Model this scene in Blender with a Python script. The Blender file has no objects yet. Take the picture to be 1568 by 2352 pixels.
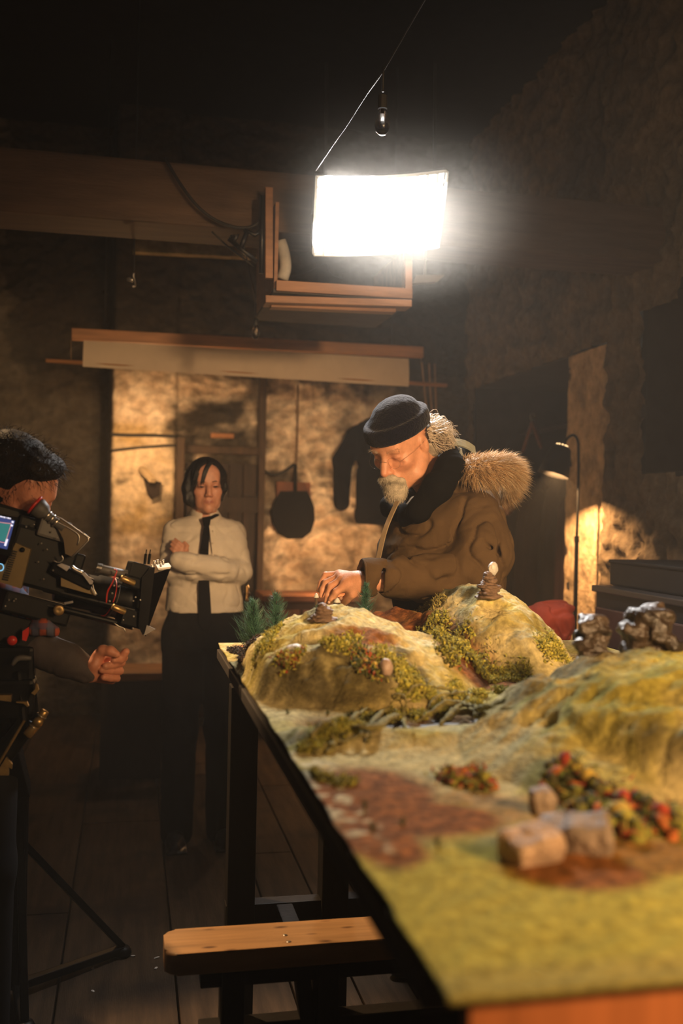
import bpy, bmesh, math, random
import numpy as np
from mathutils import Vector, Matrix

random.seed(7)
rng = np.random.default_rng(11)
SC = bpy.context.scene
COL = SC.collection
PI = math.pi

# ------------------------------------------------------------------ camera, world, lights, exposure
YAW, ROLL, FPX = math.radians(12.0), math.radians(1.15), 2287.0
CAM = np.array([0.0, 0.0, 1.42])
_f0 = np.array([math.sin(YAW), math.cos(YAW), 0.0])
_r0 = np.array([math.cos(YAW), -math.sin(YAW), 0.0])
_up = np.array([0.0, 0.0, 1.0])
_rc = math.cos(ROLL) * _r0 + math.sin(ROLL) * _up
_uc = -math.sin(ROLL) * _r0 + math.cos(ROLL) * _up
cd = bpy.data.cameras.new('camera')
cam = bpy.data.objects.new('camera', cd)
COL.objects.link(cam)
cd.sensor_fit = 'VERTICAL'
cd.sensor_height = 36.0
cd.lens = FPX / 2352.0 * 36.0
cd.clip_start = 0.05
m = Matrix.Identity(4)
for i in range(3):
    m[i][0], m[i][1], m[i][2], m[i][3] = _rc[i], _uc[i], -_f0[i], CAM[i]
cam.matrix_world = m
cd.dof.use_dof = True
cd.dof.focus_distance = 2.85
cd.dof.aperture_fstop = 2.2
SC.camera = cam

def _ray(u, v):
    return _f0 * FPX + _rc * (u - 784) + _uc * (1176 - v)
def atY(u, v, Y):
    d = _ray(u, v); return CAM + d * (Y / d[1])
def atX(u, v, X):
    d = _ray(u, v); return CAM + d * (X / d[0])
def atZ(u, v, Z):
    d = _ray(u, v); return CAM + d * ((Z - CAM[2]) / d[2])

SC.view_settings.view_transform = 'Standard'
SC.view_settings.look = 'None'
SC.view_settings.gamma = 1.0
SC.view_settings.exposure = 0.0
SC.view_settings.use_curve_mapping = False
cy = SC.cycles
cy.max_bounces = 6
cy.diffuse_bounces = 3
cy.glossy_bounces = 3
cy.transmission_bounces = 6
cy.transparent_max_bounces = 8
cy.volume_bounces = 0
cy.volume_step_rate = 2.0
cy.volume_max_steps = 64
cy.caustics_reflective = False
cy.caustics_refractive = False
cy.use_adaptive_sampling = True
cy.adaptive_threshold = 0.03
cy.use_denoising = True
cy.sample_clamp_indirect = 3.0

w = bpy.data.worlds.new('world'); SC.world = w
w.use_nodes = True
w.node_tree.nodes['Background'].inputs[0].default_value = (1.0, 0.93, 0.75, 1)
w.node_tree.nodes['Background'].inputs[1].default_value = 0.011

def lamp(kind, name, loc, target, power, col, size=0.1, size_y=None, spread=None, spot=None, blend=0.5):
    ld = bpy.data.lights.new(name, kind)
    ld.energy = power
    ld.color = col
    if kind == 'AREA':
        ld.shape = 'RECTANGLE'; ld.size = size; ld.size_y = size_y or size
        if spread: ld.spread = math.radians(spread)
    else:
        ld.shadow_soft_size = size
    if kind == 'SPOT':
        ld.spot_size = math.radians(spot); ld.spot_blend = blend
    o = bpy.data.objects.new(name, ld); COL.objects.link(o)
    o.location = loc
    d = Vector(target) - Vector(loc)
    o.rotation_euler = d.to_track_quat('-Z', 'Y').to_euler()
    return o
WARM = (1.0, 0.56, 0.24)
WARM2 = (1.0, 0.62, 0.30)
# the LED panel's own light sits in its builder (it needs the panel's frame); below are the set's other lamps and added unseen lights
lamp('SPOT', 'warm_set_lamp', (1.34, -0.35, 2.10), (0.66, 3.6, 1.45), 560, WARM2, 0.16, spot=41, blend=0.8)
lamp('POINT', 'unseen_pier_light', (0.05, 6.02, 1.76), (0, 0, 0), 15, WARM, 0.06)  # unseen light added to brighten the plastered pier
lamp('POINT', 'unseen_wall_light', (1.25, 6.1, 1.05), (0, 0, 0), 12, WARM, 0.06)  # unseen light added to brighten the wall low behind the table
lamp('SPOT', 'floor_work_lamp', (-0.9, 3.6, 2.6), (0.28, 2.15, 0.2), 360, WARM2, 0.04, spot=34, blend=0.5)
lamp('AREA', 'low_warm_lamp', (1.15, 0.02, 1.68), (0.70, 1.0, 1.03), 10.5, (1.0, .60, .27), 0.25, 0.25, spread=105)
lamp('AREA', 'unseen_warm_fill', (0.1, -1.6, 1.9), (1.35, 4.0, 2.75), 3.2, (1.0, .58, .31), 0.5, 0.5, spread=60)  # unseen fill added in place of warm bounce on the beam
# ------------------------------------------------------------------ helpers
def tag(o, label=None, cat=None, group=None, kind=None):
    if label: o['label'] = label
    if cat: o['category'] = cat
    if group: o['group'] = group
    if kind: o['kind'] = kind
    return o
def empty(name, loc=(0, 0, 0), label=None, cat=None, group=None):
    o = bpy.data.objects.new(name, None); COL.objects.link(o)
    o.location = Vector(loc); o.empty_display_size = 0.05
    return tag(o, label, cat, group)

class MB:
    """collects shapes into one mesh"""
    def __init__(s): s.v = []; s.f = []; s.sm = []
    def add(s, vs, fs, smooth=False):
        b = len(s.v)
        s.v += [tuple(map(float, p)) for p in vs]
        s.f += [tuple(i + b for i in f) for f in fs]
        s.sm += [smooth] * len(fs)
        return s
    def box(s, c, size, R=None, bev=0.0):
        c = np.array(c, float); h = np.array(size, float) / 2
        if bev <= 0:
            p = np.array([[x, y, z] for x in (-1, 1) for y in (-1, 1) for z in (-1, 1)]) * h
            f = [(0, 1, 3, 2), (4, 6, 7, 5), (0, 4, 5, 1), (2, 3, 7, 6), (0, 2, 6, 4), (1, 5, 7, 3)]
        else:
            bm = bmesh.new(); bmesh.ops.create_cube(bm, size=1)
            for v in bm.verts: v.co = Vector((v.co.x * size[0], v.co.y * size[1], v.co.z * size[2]))
            bmesh.ops.bevel(bm, geom=bm.edges[:], offset=bev, segments=2, affect='EDGES', profile=0.6)
            bm.verts.index_update()
            p = np.array([v.co[:] for v in bm.verts]); f = [tuple(v.index for v in q.verts) for q in bm.faces]; bm.free()
        if R is not None: p = p @ np.array(R).T
        return s.add(p + c, f)
    def beam(s, a, b, wdt, h, upv=(0, 0, 1), bev=0.0):
        a = np.array(a, float); b = np.array(b, float); d = b - a; L = np.linalg.norm(d); d /= L
        x = np.cross(np.array(upv, float), d)
        if np.linalg.norm(x) < 1e-5: x = np.cross((0, 1, 0), d)
        x /= np.linalg.norm(x); z = np.cross(d, x)
        return s.box((a + b) / 2, (wdt, L, h), np.stack([x, d, z], 1), bev)
    def tube(s, pts, r, n=8, cap=True, smooth=True):
        pts = np.array(pts, float); m_ = len(pts)
        rr = np.full(m_, r, float) if np.isscalar(r) else np.array(r, float)
        t = np.gradient(pts, axis=0); t /= np.linalg.norm(t, axis=1)[:, None] + 1e-12
        ref = np.array([0, 0, 1.0]) if abs(t[0][2]) < 0.9 else np.array([1.0, 0, 0])
        x = np.cross(ref, t[0]); x /= np.linalg.norm(x)
        vs = []
        ang = np.arange(n) * 2 * PI / n
        for i in range(m_):
            x = x - t[i] * (x @ t[i]); x /= np.linalg.norm(x) + 1e-12
            y = np.cross(t[i], x)
            vs.append(pts[i] + rr[i] * (np.cos(ang)[:, None] * x + np.sin(ang)[:, None] * y))
        vs = np.concatenate(vs)
        fs = []
        for i in range(m_ - 1):
            for j in range(n):
                k = (j + 1) % n
                fs.append((i * n + j, i * n + k, (i + 1) * n + k, (i + 1) * n + j))
        if cap:
            fs.append(tuple(range(n - 1, -1, -1))); fs.append(tuple((m_ - 1) * n + j for j in range(n)))
        return s.add(vs, fs, smooth)
    def lathe(s, prof, c=(0, 0, 0), axis=(0, 0, 1), n=24, smooth=True):
        ax = np.array(axis, float); ax /= np.linalg.norm(ax)
        ref = np.array([0, 0, 1.0]) if abs(ax[2]) < 0.9 else np.array([1.0, 0, 0])
        x = np.cross(ref, ax); x /= np.linalg.norm(x); y = np.cross(ax, x)
        c = np.array(c, float); ang = np.arange(n) * 2 * PI / n
        vs = []
        for r, h in prof:
            vs.append(c + ax * h + max(r, 1e-5) * (np.cos(ang)[:, None] * x + np.sin(ang)[:, None] * y))
        fs = []
        for i in range(len(prof) - 1):
            for j in range(n):
                k = (j + 1) % n
                fs.append((i * n + j, i * n + k, (i + 1) * n + k, (i + 1) * n + j))
        fs.append(tuple(range(n - 1, -1, -1))); fs.append(tuple((len(prof) - 1) * n + j for j in range(n)))
        return s.add(np.concatenate(vs), fs, smooth)
    def cyl(s, a, b, r, n=16, smooth=True, bev=0.0):
        a = np.array(a, float); b = np.array(b, float); L = np.linalg.norm(b - a)
        if bev: return s.lathe([(0, 0), (r - bev, 0), (r, bev), (r, L - bev), (r - bev, L), (0, L)], a, b - a, n, smooth)
        return s.lathe([(0, 0), (r, 0), (r, L), (0, L)], a, b - a, n, False)
    def prism(s, poly, a_dir, origin, xdir, ydir, thick):
        """polygon in plane (xdir, ydir) extruded by thick along a_dir"""
        o = np.array(origin, float); X = np.array(xdir, float); Y = np.array(ydir, float); A = np.array(a_dir, float) * thick
        n = len(poly)
        p0 = [o + X * p[0] + Y * p[1] for p in poly]
        vs = p0 + [p + A for p in p0]
        fs = [tuple(range(n - 1, -1, -1)), tuple(range(n, 2 * n))] + [(i, (i + 1) % n, (i + 1) % n + n, i + n) for i in range(n)]
        return s.add(vs, fs)
    def build(s, name, mat, parent=None, **kw):
        return mesh_obj(name, s.v, s.f, mat, parent, smooth=s.sm, **kw)

def mesh_obj(name, v, f, mat, parent=None, smooth=False, col=None, fix=True):
    me = bpy.data.meshes.new(name)
    v = np.asarray(v, float)
    if isinstance(f, np.ndarray) and f.ndim == 2:
        nf, k = f.shape
        me.vertices.add(len(v)); me.vertices.foreach_set('co', v.ravel())
        me.loops.add(nf * k); me.loops.foreach_set('vertex_index', f.ravel().astype(np.int32))
        me.polygons.add(nf)
        me.polygons.foreach_set('loop_start', np.arange(0, nf * k, k, dtype=np.int32))
        me.polygons.foreach_set('loop_total', np.full(nf, k, np.int32))
        me.update(calc_edges=True)
    else:
        me.from_pydata([tuple(p) for p in v], [], f)
        if fix:
            bm = bmesh.new(); bm.from_mesh(me); bmesh.ops.recalc_face_normals(bm, faces=bm.faces[:]); bm.to_mesh(me); bm.free()
    if isinstance(smooth, (list, np.ndarray)): me.polygons.foreach_set('use_smooth', np.array(smooth, bool))
    elif smooth: me.polygons.foreach_set('use_smooth', np.ones(len(me.polygons), bool))
    if col is not None:
        a = me.color_attributes.new('col', 'FLOAT_COLOR', 'POINT')
        c4 = np.ones((len(v), 4), np.float32); c4[:, :3] = col
        a.data.foreach_set('color', c4.ravel())
    me.update()
    o = bpy.data.objects.new(name, me); COL.objects.link(o)
    for mm in (mat if isinstance(mat, (list, tuple)) else [mat]): me.materials.append(mm)
    if parent: o.parent = parent; o.matrix_parent_inverse = Matrix.Translation(-Vector(parent_world(parent)))
    return o
def parent_world(p):
    l = Vector((0, 0, 0))
    while p is not None:
        l = l + p.location + p.matrix_parent_inverse.translation; p = p.parent
    return l
def dup(root, loc=None, label=None, rotz=None, scale=None, group=None):
    r = root.copy(); COL.objects.link(r)
    if loc is not None: r.location = loc
    if rotz is not None: r.rotation_euler = (0, 0, rotz)
    if scale is not None: r.scale = (scale,) * 3
    if label: r['label'] = label
    if group: r['group'] = group
    for ch in list(root.children):
        c = ch.copy(); COL.objects.link(c); c.parent = r
        for g in ch.children:
            d = g.copy(); COL.objects.link(d); d.parent = c
    return r

# ---- numpy noise
_perm = rng.permutation(256); _perm = np.concatenate([_perm, _perm, _perm])
_grad = rng.normal(size=(256, 3)); _grad /= np.linalg.norm(_grad, axis=1)[:, None]
def noise3(p):
    p = np.asarray(p, float); i = np.floor(p).astype(int); f = p - i; i &= 255
    u = f * f * f * (f * (f * 6 - 15) + 10)
    out = 0
    for dx in (0, 1):
        wx = u[..., 0] if dx else 1 - u[..., 0]
        for dy in (0, 1):
            wy = u[..., 1] if dy else 1 - u[..., 1]
            for dz in (0, 1):
                wz = u[..., 2] if dz else 1 - u[..., 2]
                h = _perm[_perm[_perm[(i[..., 0] + dx) & 255] + ((i[..., 1] + dy) & 255)] + ((i[..., 2] + dz) & 255)]
                g = _grad[h & 255]
                out = out + wx * wy * wz * ((f[..., 0] - dx) * g[..., 0] + (f[..., 1] - dy) * g[..., 1] + (f[..., 2] - dz) * g[..., 2])
    return out
def fbm(p, o=4, ridge=False):
    a, s_, t = 1.0, 0.0, 0.0
    p = np.asarray(p, float)
    for k in range(o):
        n = noise3(p * (2 ** k) + 17.3 * k)
        if ridge: n = 0.5 - np.abs(n) * 1.6
        s_ = s_ + a * n; a *= 0.5
    return s_
def sstep(a, b, x):
    t = np.clip((x - a) / (b - a), 0, 1); return t * t * (3 - 2 * t)

# ---- materials
def mat(name, col, rough=0.7, metal=0.0, var=0.25, scale=12.0, bump=0.0, bscale=None, attr=False, spec=None, stretch=None,
        sheen=0.0, sss=0.0, col2=None, detail=4.0):
    mt = bpy.data.materials.new(name); mt.use_nodes = True
    nt = mt.node_tree; N = nt.nodes; L = nt.links
    b = N['Principled BSDF']
    b.inputs['Roughness'].default_value = rough
    b.inputs['Metallic'].default_value = metal
    if spec is not None: b.inputs['Specular IOR Level'].default_value = spec
    if sheen: b.inputs['Sheen Weight'].default_value = sheen; b.inputs['Sheen Roughness'].default_value = 0.5
    if sss: b.inputs['Subsurface Weight'].default_value = sss; b.inputs['Subsurface Radius'].default_value = (1, .35, .2); b.inputs['Subsurface Scale'].default_value = 0.008
    tc = N.new('ShaderNodeTexCoord'); mp = N.new('ShaderNodeMapping')
    L.new(tc.outputs['Object'], mp.inputs['Vector'])
    if stretch: mp.inputs['Scale'].default_value = stretch
    nz = N.new('ShaderNodeTexNoise'); nz.inputs['Scale'].default_value = scale; nz.inputs['Detail'].default_value = detail
    nz.inputs['Roughness'].default_value = 0.6
    L.new(mp.outputs['Vector'], nz.inputs['Vector'])
    rp = N.new('ShaderNodeMapRange'); rp.inputs['From Min'].default_value = 0.3; rp.inputs['From Max'].default_value = 0.7
    L.new(nz.outputs['Fac'], rp.inputs['Value'])
    mx = N.new('ShaderNodeMix'); mx.data_type = 'RGBA'; mx.blend_type = 'MIX'
    L.new(rp.outputs['Result'], mx.inputs['Factor'])
    if attr:
        at = N.new('ShaderNodeAttribute'); at.attribute_name = 'col'
        lo = N.new('ShaderNodeMix'); lo.data_type = 'RGBA'; lo.blend_type = 'MULTIPLY'; lo.inputs['Factor'].default_value = 1.0
        L.new(at.outputs['Color'], lo.inputs['A']); lo.inputs['B'].default_value = (1 - var, 1 - var, 1 - var, 1)
        hi = N.new('ShaderNodeMix'); hi.data_type = 'RGBA'; hi.blend_type = 'MULTIPLY'; hi.inputs['Factor'].default_value = 1.0
        L.new(at.outputs['Color'], hi.inputs['A']); hi.inputs['B'].default_value = (1 + var, 1 + var, 1 + var, 1)
        L.new(lo.outputs['Result'], mx.inputs['A']); L.new(hi.outputs['Result'], mx.inputs['B'])
    else:
        c = np.array(col[:3]); c2 = np.array(col2[:3]) if col2 is not None else c * (1 + var)
        c1 = c if col2 is not None else c * (1 - var)
        mx.inputs['A'].default_value = (*c1, 1); mx.inputs['B'].default_value = (*c2, 1)
    L.new(mx.outputs['Result'], b.inputs['Base Color'])
    if bump:
        n2 = N.new('ShaderNodeTexNoise'); n2.inputs['Scale'].default_value = bscale or scale * 4; n2.inputs['Detail'].default_value = 5
        L.new(mp.outputs['Vector'], n2.inputs['Vector'])
        bp = N.new('ShaderNodeBump'); bp.inputs['Strength'].default_value = bump; bp.inputs['Distance'].default_value = 0.01
        L.new(n2.outputs['Fac'], bp.inputs['Height']); L.new(bp.outputs['Normal'], b.inputs['Normal'])
    return mt
def emis(name, col, s):
    mt = bpy.data.materials.new(name); mt.use_nodes = True
    nt = mt.node_tree; b = nt.nodes['Principled BSDF']
    b.inputs['Base Color'].default_value = (0.02, 0.02, 0.02, 1)
    nz = nt.nodes.new('ShaderNodeTexNoise'); nz.inputs['Scale'].default_value = 3
    mr = nt.nodes.new('ShaderNodeMapRange'); mr.inputs['To Min'].default_value = s * 0.95; mr.inputs['To Max'].default_value = s * 1.05
    nt.links.new(nz.outputs['Fac'], mr.inputs['Value'])
    b.inputs['Emission Color'].default_value = (*col, 1)
    nt.links.new(mr.outputs['Result'], b.inputs['Emission Strength'])
    return mt
def srgb(r, g, b):
    return tuple(((c / 255 + 0.055) / 1.055) ** 2.4 if c > 10 else c / 255 / 12.92 for c in (r, g, b))

# ---- signed distance modelling: soft unions of ellipsoids, tapered capsules and lofts, meshed by surface nets
class Frame:
    def __init__(s, C=(0, 0, 0), L=(1, 0, 0), F=(0, 1, 0), U=(0, 0, 1), k=1.0):
        s.C = np.array(C, float); s.R = np.stack([np.array(L, float), np.array(F, float), np.array(U, float)], 1); s.k = k
    def w(s, p): return s.C + s.k * (s.R @ np.array(p, float))
    def l(s, P): return ((P - s.C) @ s.R) / s.k
ID = Frame()
def rotm(ax, deg):
    return np.array(Matrix.Rotation(math.radians(deg), 3, Vector(ax)))
class SDF:
    def __init__(s): s.pr = []; s.disp = None
    def _add(s, fn, pts, rad, k, sub):
        pts = np.array(pts, float); s.pr.append((fn, pts.min(0) - rad, pts.max(0) + rad, k, sub))
    def ell(s, c, r, k=0.02, rot=None, fr=ID, sub=False):
        c = np.array(c, float); r = np.array(r, float)
        def fn(P):
            q = fr.l(P) - c
            if rot is not None: q = q @ rot
            k0 = np.linalg.norm(q / r, axis=-1); k1 = np.linalg.norm(q / (r * r), axis=-1) + 1e-9
            return fr.k * k0 * (k0 - 1) / k1
        s._add(fn, [fr.w(c)], fr.k * r.max(), k * fr.k, sub); return s
    def cap(s, a, b, ra, rb=None, k=0.02, fr=ID, sub=False, flat=None, ff=1.0):
        a = np.array(a, float); b = np.array(b, float); rb = ra if rb is None else rb
        ab = b - a; L2 = ab @ ab + 1e-12
        fl = None
        if flat is not None: fl = np.array(flat, float); fl /= np.linalg.norm(fl)
        def fn(P):
            q = fr.l(P) - a
            t = np.clip((q @ ab) / L2, 0, 1)
            e = q - t[..., None] * ab
            if fl is not None:
                c_ = e @ fl; e = e + (c_ * (1 / ff - 1))[..., None] * fl
            d = np.linalg.norm(e, axis=-1) - (ra + t * (rb - ra))
            return fr.k * (d * (min(ff, 1.0) if fl is not None else 1.0))
        s._add(fn, [fr.w(a), fr.w(b)], fr.k * max(ra, rb) * max(1, ff), k * fr.k, sub); return s
    def chain(s, pts, rs, k=0.02, fr=ID, sub=False, **kw):
        for i in range(len(pts) - 1): s.cap(pts[i], pts[i + 1], rs[i], rs[i + 1], k, fr, sub, **kw)
        return s
    def loft(s, zs, cx, cy, rx, ry, k=0.03, fr=ID, pw=2.0, sub=False):
        zs = np.array(zs, float)
        def fn(P):
            q = fr.l(P); z = q[..., 2]
            x0 = np.interp(z, zs, cx); y0 = np.interp(z, zs, cy); a = np.interp(z, zs, rx); b = np.interp(z, zs, ry)
            e = (np.abs((q[..., 0] - x0) / a) ** pw + np.abs((q[..., 1] - y0) / b) ** pw) ** (1 / pw)
            d = (e - 1) * np.minimum(a, b)
            return fr.k * np.maximum(d, np.maximum(zs[0] - z, z - zs[-1]))
        P = [fr.w((x, y, z)) for x, y, z in zip(cx, cy, zs)]
        s._add(fn, P, fr.k * max(max(rx), max(ry)), k * fr.k, sub); return s
    def boxs(s, c, h, rot=None, rd=0.005, k=0.01, fr=ID, sub=False):
        c = np.array(c, float); h = np.array(h, float) - rd
        def fn(P):
            q = fr.l(P) - c
            if rot is not None: q = q @ rot
            q = np.abs(q) - h
            return fr.k * (np.linalg.norm(np.maximum(q, 0), axis=-1) + np.minimum(q.max(-1), 0) - rd)
        s._add(fn, [fr.w(c)], fr.k * np.linalg.norm(h + rd), k * fr.k, sub); return s
    def eval(s, P, lo, hi, pad):
        d = np.full(P.shape[:-1], 1.0)
        for fn, a, b, k, sub in s.pr:
            if np.any(a - k - pad > hi) or np.any(b + k + pad < lo): continue
            e = fn(P)
            if sub:
                e = -e; h = np.clip(0.5 - 0.5 * (d - e) / k, 0, 1) if k > 0 else (e > d) * 1.0
                d = d * (1 - h) + e * h + k * h * (1 - h)
            else:
                h = np.clip(0.5 + 0.5 * (d - e) / k, 0, 1) if k > 0 else (e < d) * 1.0
                d = d * (1 - h) + e * h - k * h * (1 - h)
        if s.disp is not None: d = d + s.disp(P)
        return d
    def mesh(s, h, lo=None, hi=None, B=12):
        A = [p for p in s.pr if not p[4]]
        l0 = np.min([p[1] for p in A], 0) - 2.5 * h; h0 = np.max([p[2] for p in A], 0) + 2.5 * h
        if lo is not None: l0 = np.maximum(l0, lo)
        if hi is not None: h0 = np.minimum(h0, hi)
        n = np.ceil((h0 - l0) / h).astype(int) + 1; nb = -(-n // B); n = nb * B
        D = np.full(n, 1.0, np.float32)
        ax = [l0[i] + h * np.arange(n[i]) for i in range(3)]
        half = 0.5 * B * h * math.sqrt(3) + 0.03
        for bx in range(nb[0]):
            for by in range(nb[1]):
                for bz in range(nb[2]):
                    lo_ = l0 + h * B * np.array([bx, by, bz]); hi_ = lo_ + h * (B - 1)
                    c = (lo_ + hi_) / 2
                    if not any(np.all(p[1] - 0.03 < hi_) and np.all(p[2] + 0.03 > lo_) for p in A): continue
                    dc = s.eval(c[None], lo_, hi_, 0.03)[0]
                    sl = tuple(slice(b_ * B, b_ * B + B) for b_ in (bx, by, bz))
                    if abs(dc) > half * 1.6 + 0.05: D[sl] = dc; continue
                    g = np.stack(np.meshgrid(ax[0][sl[0]], ax[1][sl[1]], ax[2][sl[2]], indexing='ij'), -1)
                    D[sl] = s.eval(g, lo_, hi_, 0.03)
        for a_ in range(3):
            ix = [slice(None)] * 3; ix[a_] = 0; D[tuple(ix)] = 1; ix[a_] = -1; D[tuple(ix)] = 1
        return nets(D, h, l0)
def nets(D, h, org):
    S = D < 0
    cnt = np.zeros(tuple(np.array(D.shape) - 1), np.int8)
    off = [(i, j, k) for i in (0, 1) for j in (0, 1) for k in (0, 1)]
    for i, j, k in off: cnt += S[i:S.shape[0] - 1 + i, j:S.shape[1] - 1 + j, k:S.shape[2] - 1 + k]
    act = np.argwhere((cnt > 0) & (cnt < 8))
    ids = np.full(cnt.shape, -1, np.int64); ids[tuple(act.T)] = np.arange(len(act))
    val = np.stack([D[tuple((act + np.array(o)).T)] for o in off], 1)
    acc = np.zeros((len(act), 3)); num = np.zeros(len(act))
    O = np.array(off, float)
    for a in range(8):
        for b in range(a + 1, 8):
            if np.abs(O[a] - O[b]).sum() != 1: continue
            va, vb = val[:, a], val[:, b]; cr = (va < 0) != (vb < 0)
            t = np.where(cr, va / np.where(cr, va - vb, 1), 0)
            acc += np.where(cr[:, None], O[a] + t[:, None] * (O[b] - O[a]), 0); num += cr
    V = np.array(org) + h * (act + acc / num[:, None])
    F = []
    for ax in range(3):
        b_, c_ = (ax + 1) % 3, (ax + 2) % 3
        s0 = [slice(None)] * 3; s1 = [slice(None)] * 3; s0[ax] = slice(0, -1); s1[ax] = slice(1, None)
        ch = S[tuple(s0)] != S[tuple(s1)]
        e = np.argwhere(ch); e = e[(e[:, b_] > 0) & (e[:, c_] > 0) & (e[:, b_] < D.shape[b_] - 1) & (e[:, c_] < D.shape[c_] - 1)]
        ins = S[tuple(e.T)]
        q = []
        for db, dc in ((-1, -1), (0, -1), (0, 0), (-1, 0)):
            t = e.copy(); t[:, b_] += db; t[:, c_] += dc; q.append(ids[tuple(t.T)])
        q = np.stack(q, 1); q[~ins] = q[~ins][:, ::-1]
        F.append(q)
    F = np.concatenate(F); F = F[(F >= 0).all(1)]
    return V, F
def sdf_obj(S, h, name, mt, parent=None, colf=None, relax=1, extra=None, **kw):
    V, F = S.mesh(h, **kw)
    if extra is not None:                                   # finer pieces (hands) of the same body
        V2, F2 = extra[0].mesh(extra[1]); F = np.concatenate([F, F2 + len(V)]); V = np.concatenate([V, V2])
    for _ in range(relax):
        acc = np.zeros_like(V); n = np.zeros(len(V))
        for a, b in ((0, 1), (1, 2), (2, 3), (3, 0)):
            np.add.at(acc, F[:, a], V[F[:, b]]); np.add.at(acc, F[:, b], V[F[:, a]])
            np.add.at(n, F[:, a], 1); np.add.at(n, F[:, b], 1)
        V = 0.5 * V + 0.5 * acc / np.maximum(n, 1)[:, None]
    return mesh_obj(name, V, F, mt, parent, smooth=True, col=None if colf is None else colf(V))
# ------------------------------------------------------------------ the room
def grid(nx, ny, fn):
    """fn(s,t) -> point arrays; returns verts, quads"""
    s_, t_ = np.meshgrid(np.linspace(0, 1, nx), np.linspace(0, 1, ny), indexing='ij')
    V = fn(s_, t_).reshape(-1, 3)
    i = np.arange(nx * ny).reshape(nx, ny)
    F = np.stack([i[:-1, :-1], i[1:, :-1], i[1:, 1:], i[:-1, 1:]], -1).reshape(-1, 4)
    return V, F

# floor of wide boards running into the room; board joints at the places the photo shows
def wood_floor():
    mt = mat('floor_boards', (0.052, 0.033, 0.019), 0.7, spec=.12, var=0.45, scale=3.0, stretch=(9, 0.8, 1), bump=0.25, bscale=30)
    nt = mt.node_tree; N = nt.nodes; L = nt.links
    b = N['Principled BSDF']
    src = b.inputs['Base Color'].links[0].from_socket
    tc = N.new('ShaderNodeTexCoord'); nz = N.new('ShaderNodeTexNoise'); nz.inputs['Scale'].default_value = 2.6; nz.inputs['Detail'].default_value = 6
    L.new(tc.outputs['Object'], nz.inputs['Vector'])
    mr = N.new('ShaderNodeMapRange'); mr.inputs['From Min'].default_value = 0.52; mr.inputs['From Max'].default_value = 0.68
    L.new(nz.outputs['Fac'], mr.inputs['Value'])
    mx = N.new('ShaderNodeMix'); mx.data_type = 'RGBA'
    L.new(mr.outputs['Result'], mx.inputs['Factor']); L.new(src, mx.inputs['A']); mx.inputs['B'].default_value = (0.018, 0.013, 0.010, 1)
    L.new(mx.outputs['Result'], b.inputs['Base Color'])
    return mt
fb = MB()
joints = [-2.3, -1.95, -1.62, -1.28, -0.95, -0.57, -0.18, 0.163, 0.50, 0.69, 0.854, 1.2, 1.55, 1.9, 2.2, 2.9]
for i in range(len(joints) - 1):
    x0, x1 = joints[i], joints[i + 1]
    ys = [-2.5, 0.3 + 0.7 * (i % 3), 3.6 + 0.5 * ((i * 2) % 5), 7.6]
    for j in range(3):
        fb.box(((x0 + x1) / 2, (ys[j] + ys[j + 1]) / 2, -0.02), (x1 - x0 - 0.006, ys[j + 1] - ys[j] - 0.005, 0.04), bev=0.004)
fb.box((0.3, 2.55, -0.05), (5.4, 10.2, 0.02))
tag(fb.build('floor', wood_floor()), kind='structure')

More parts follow.
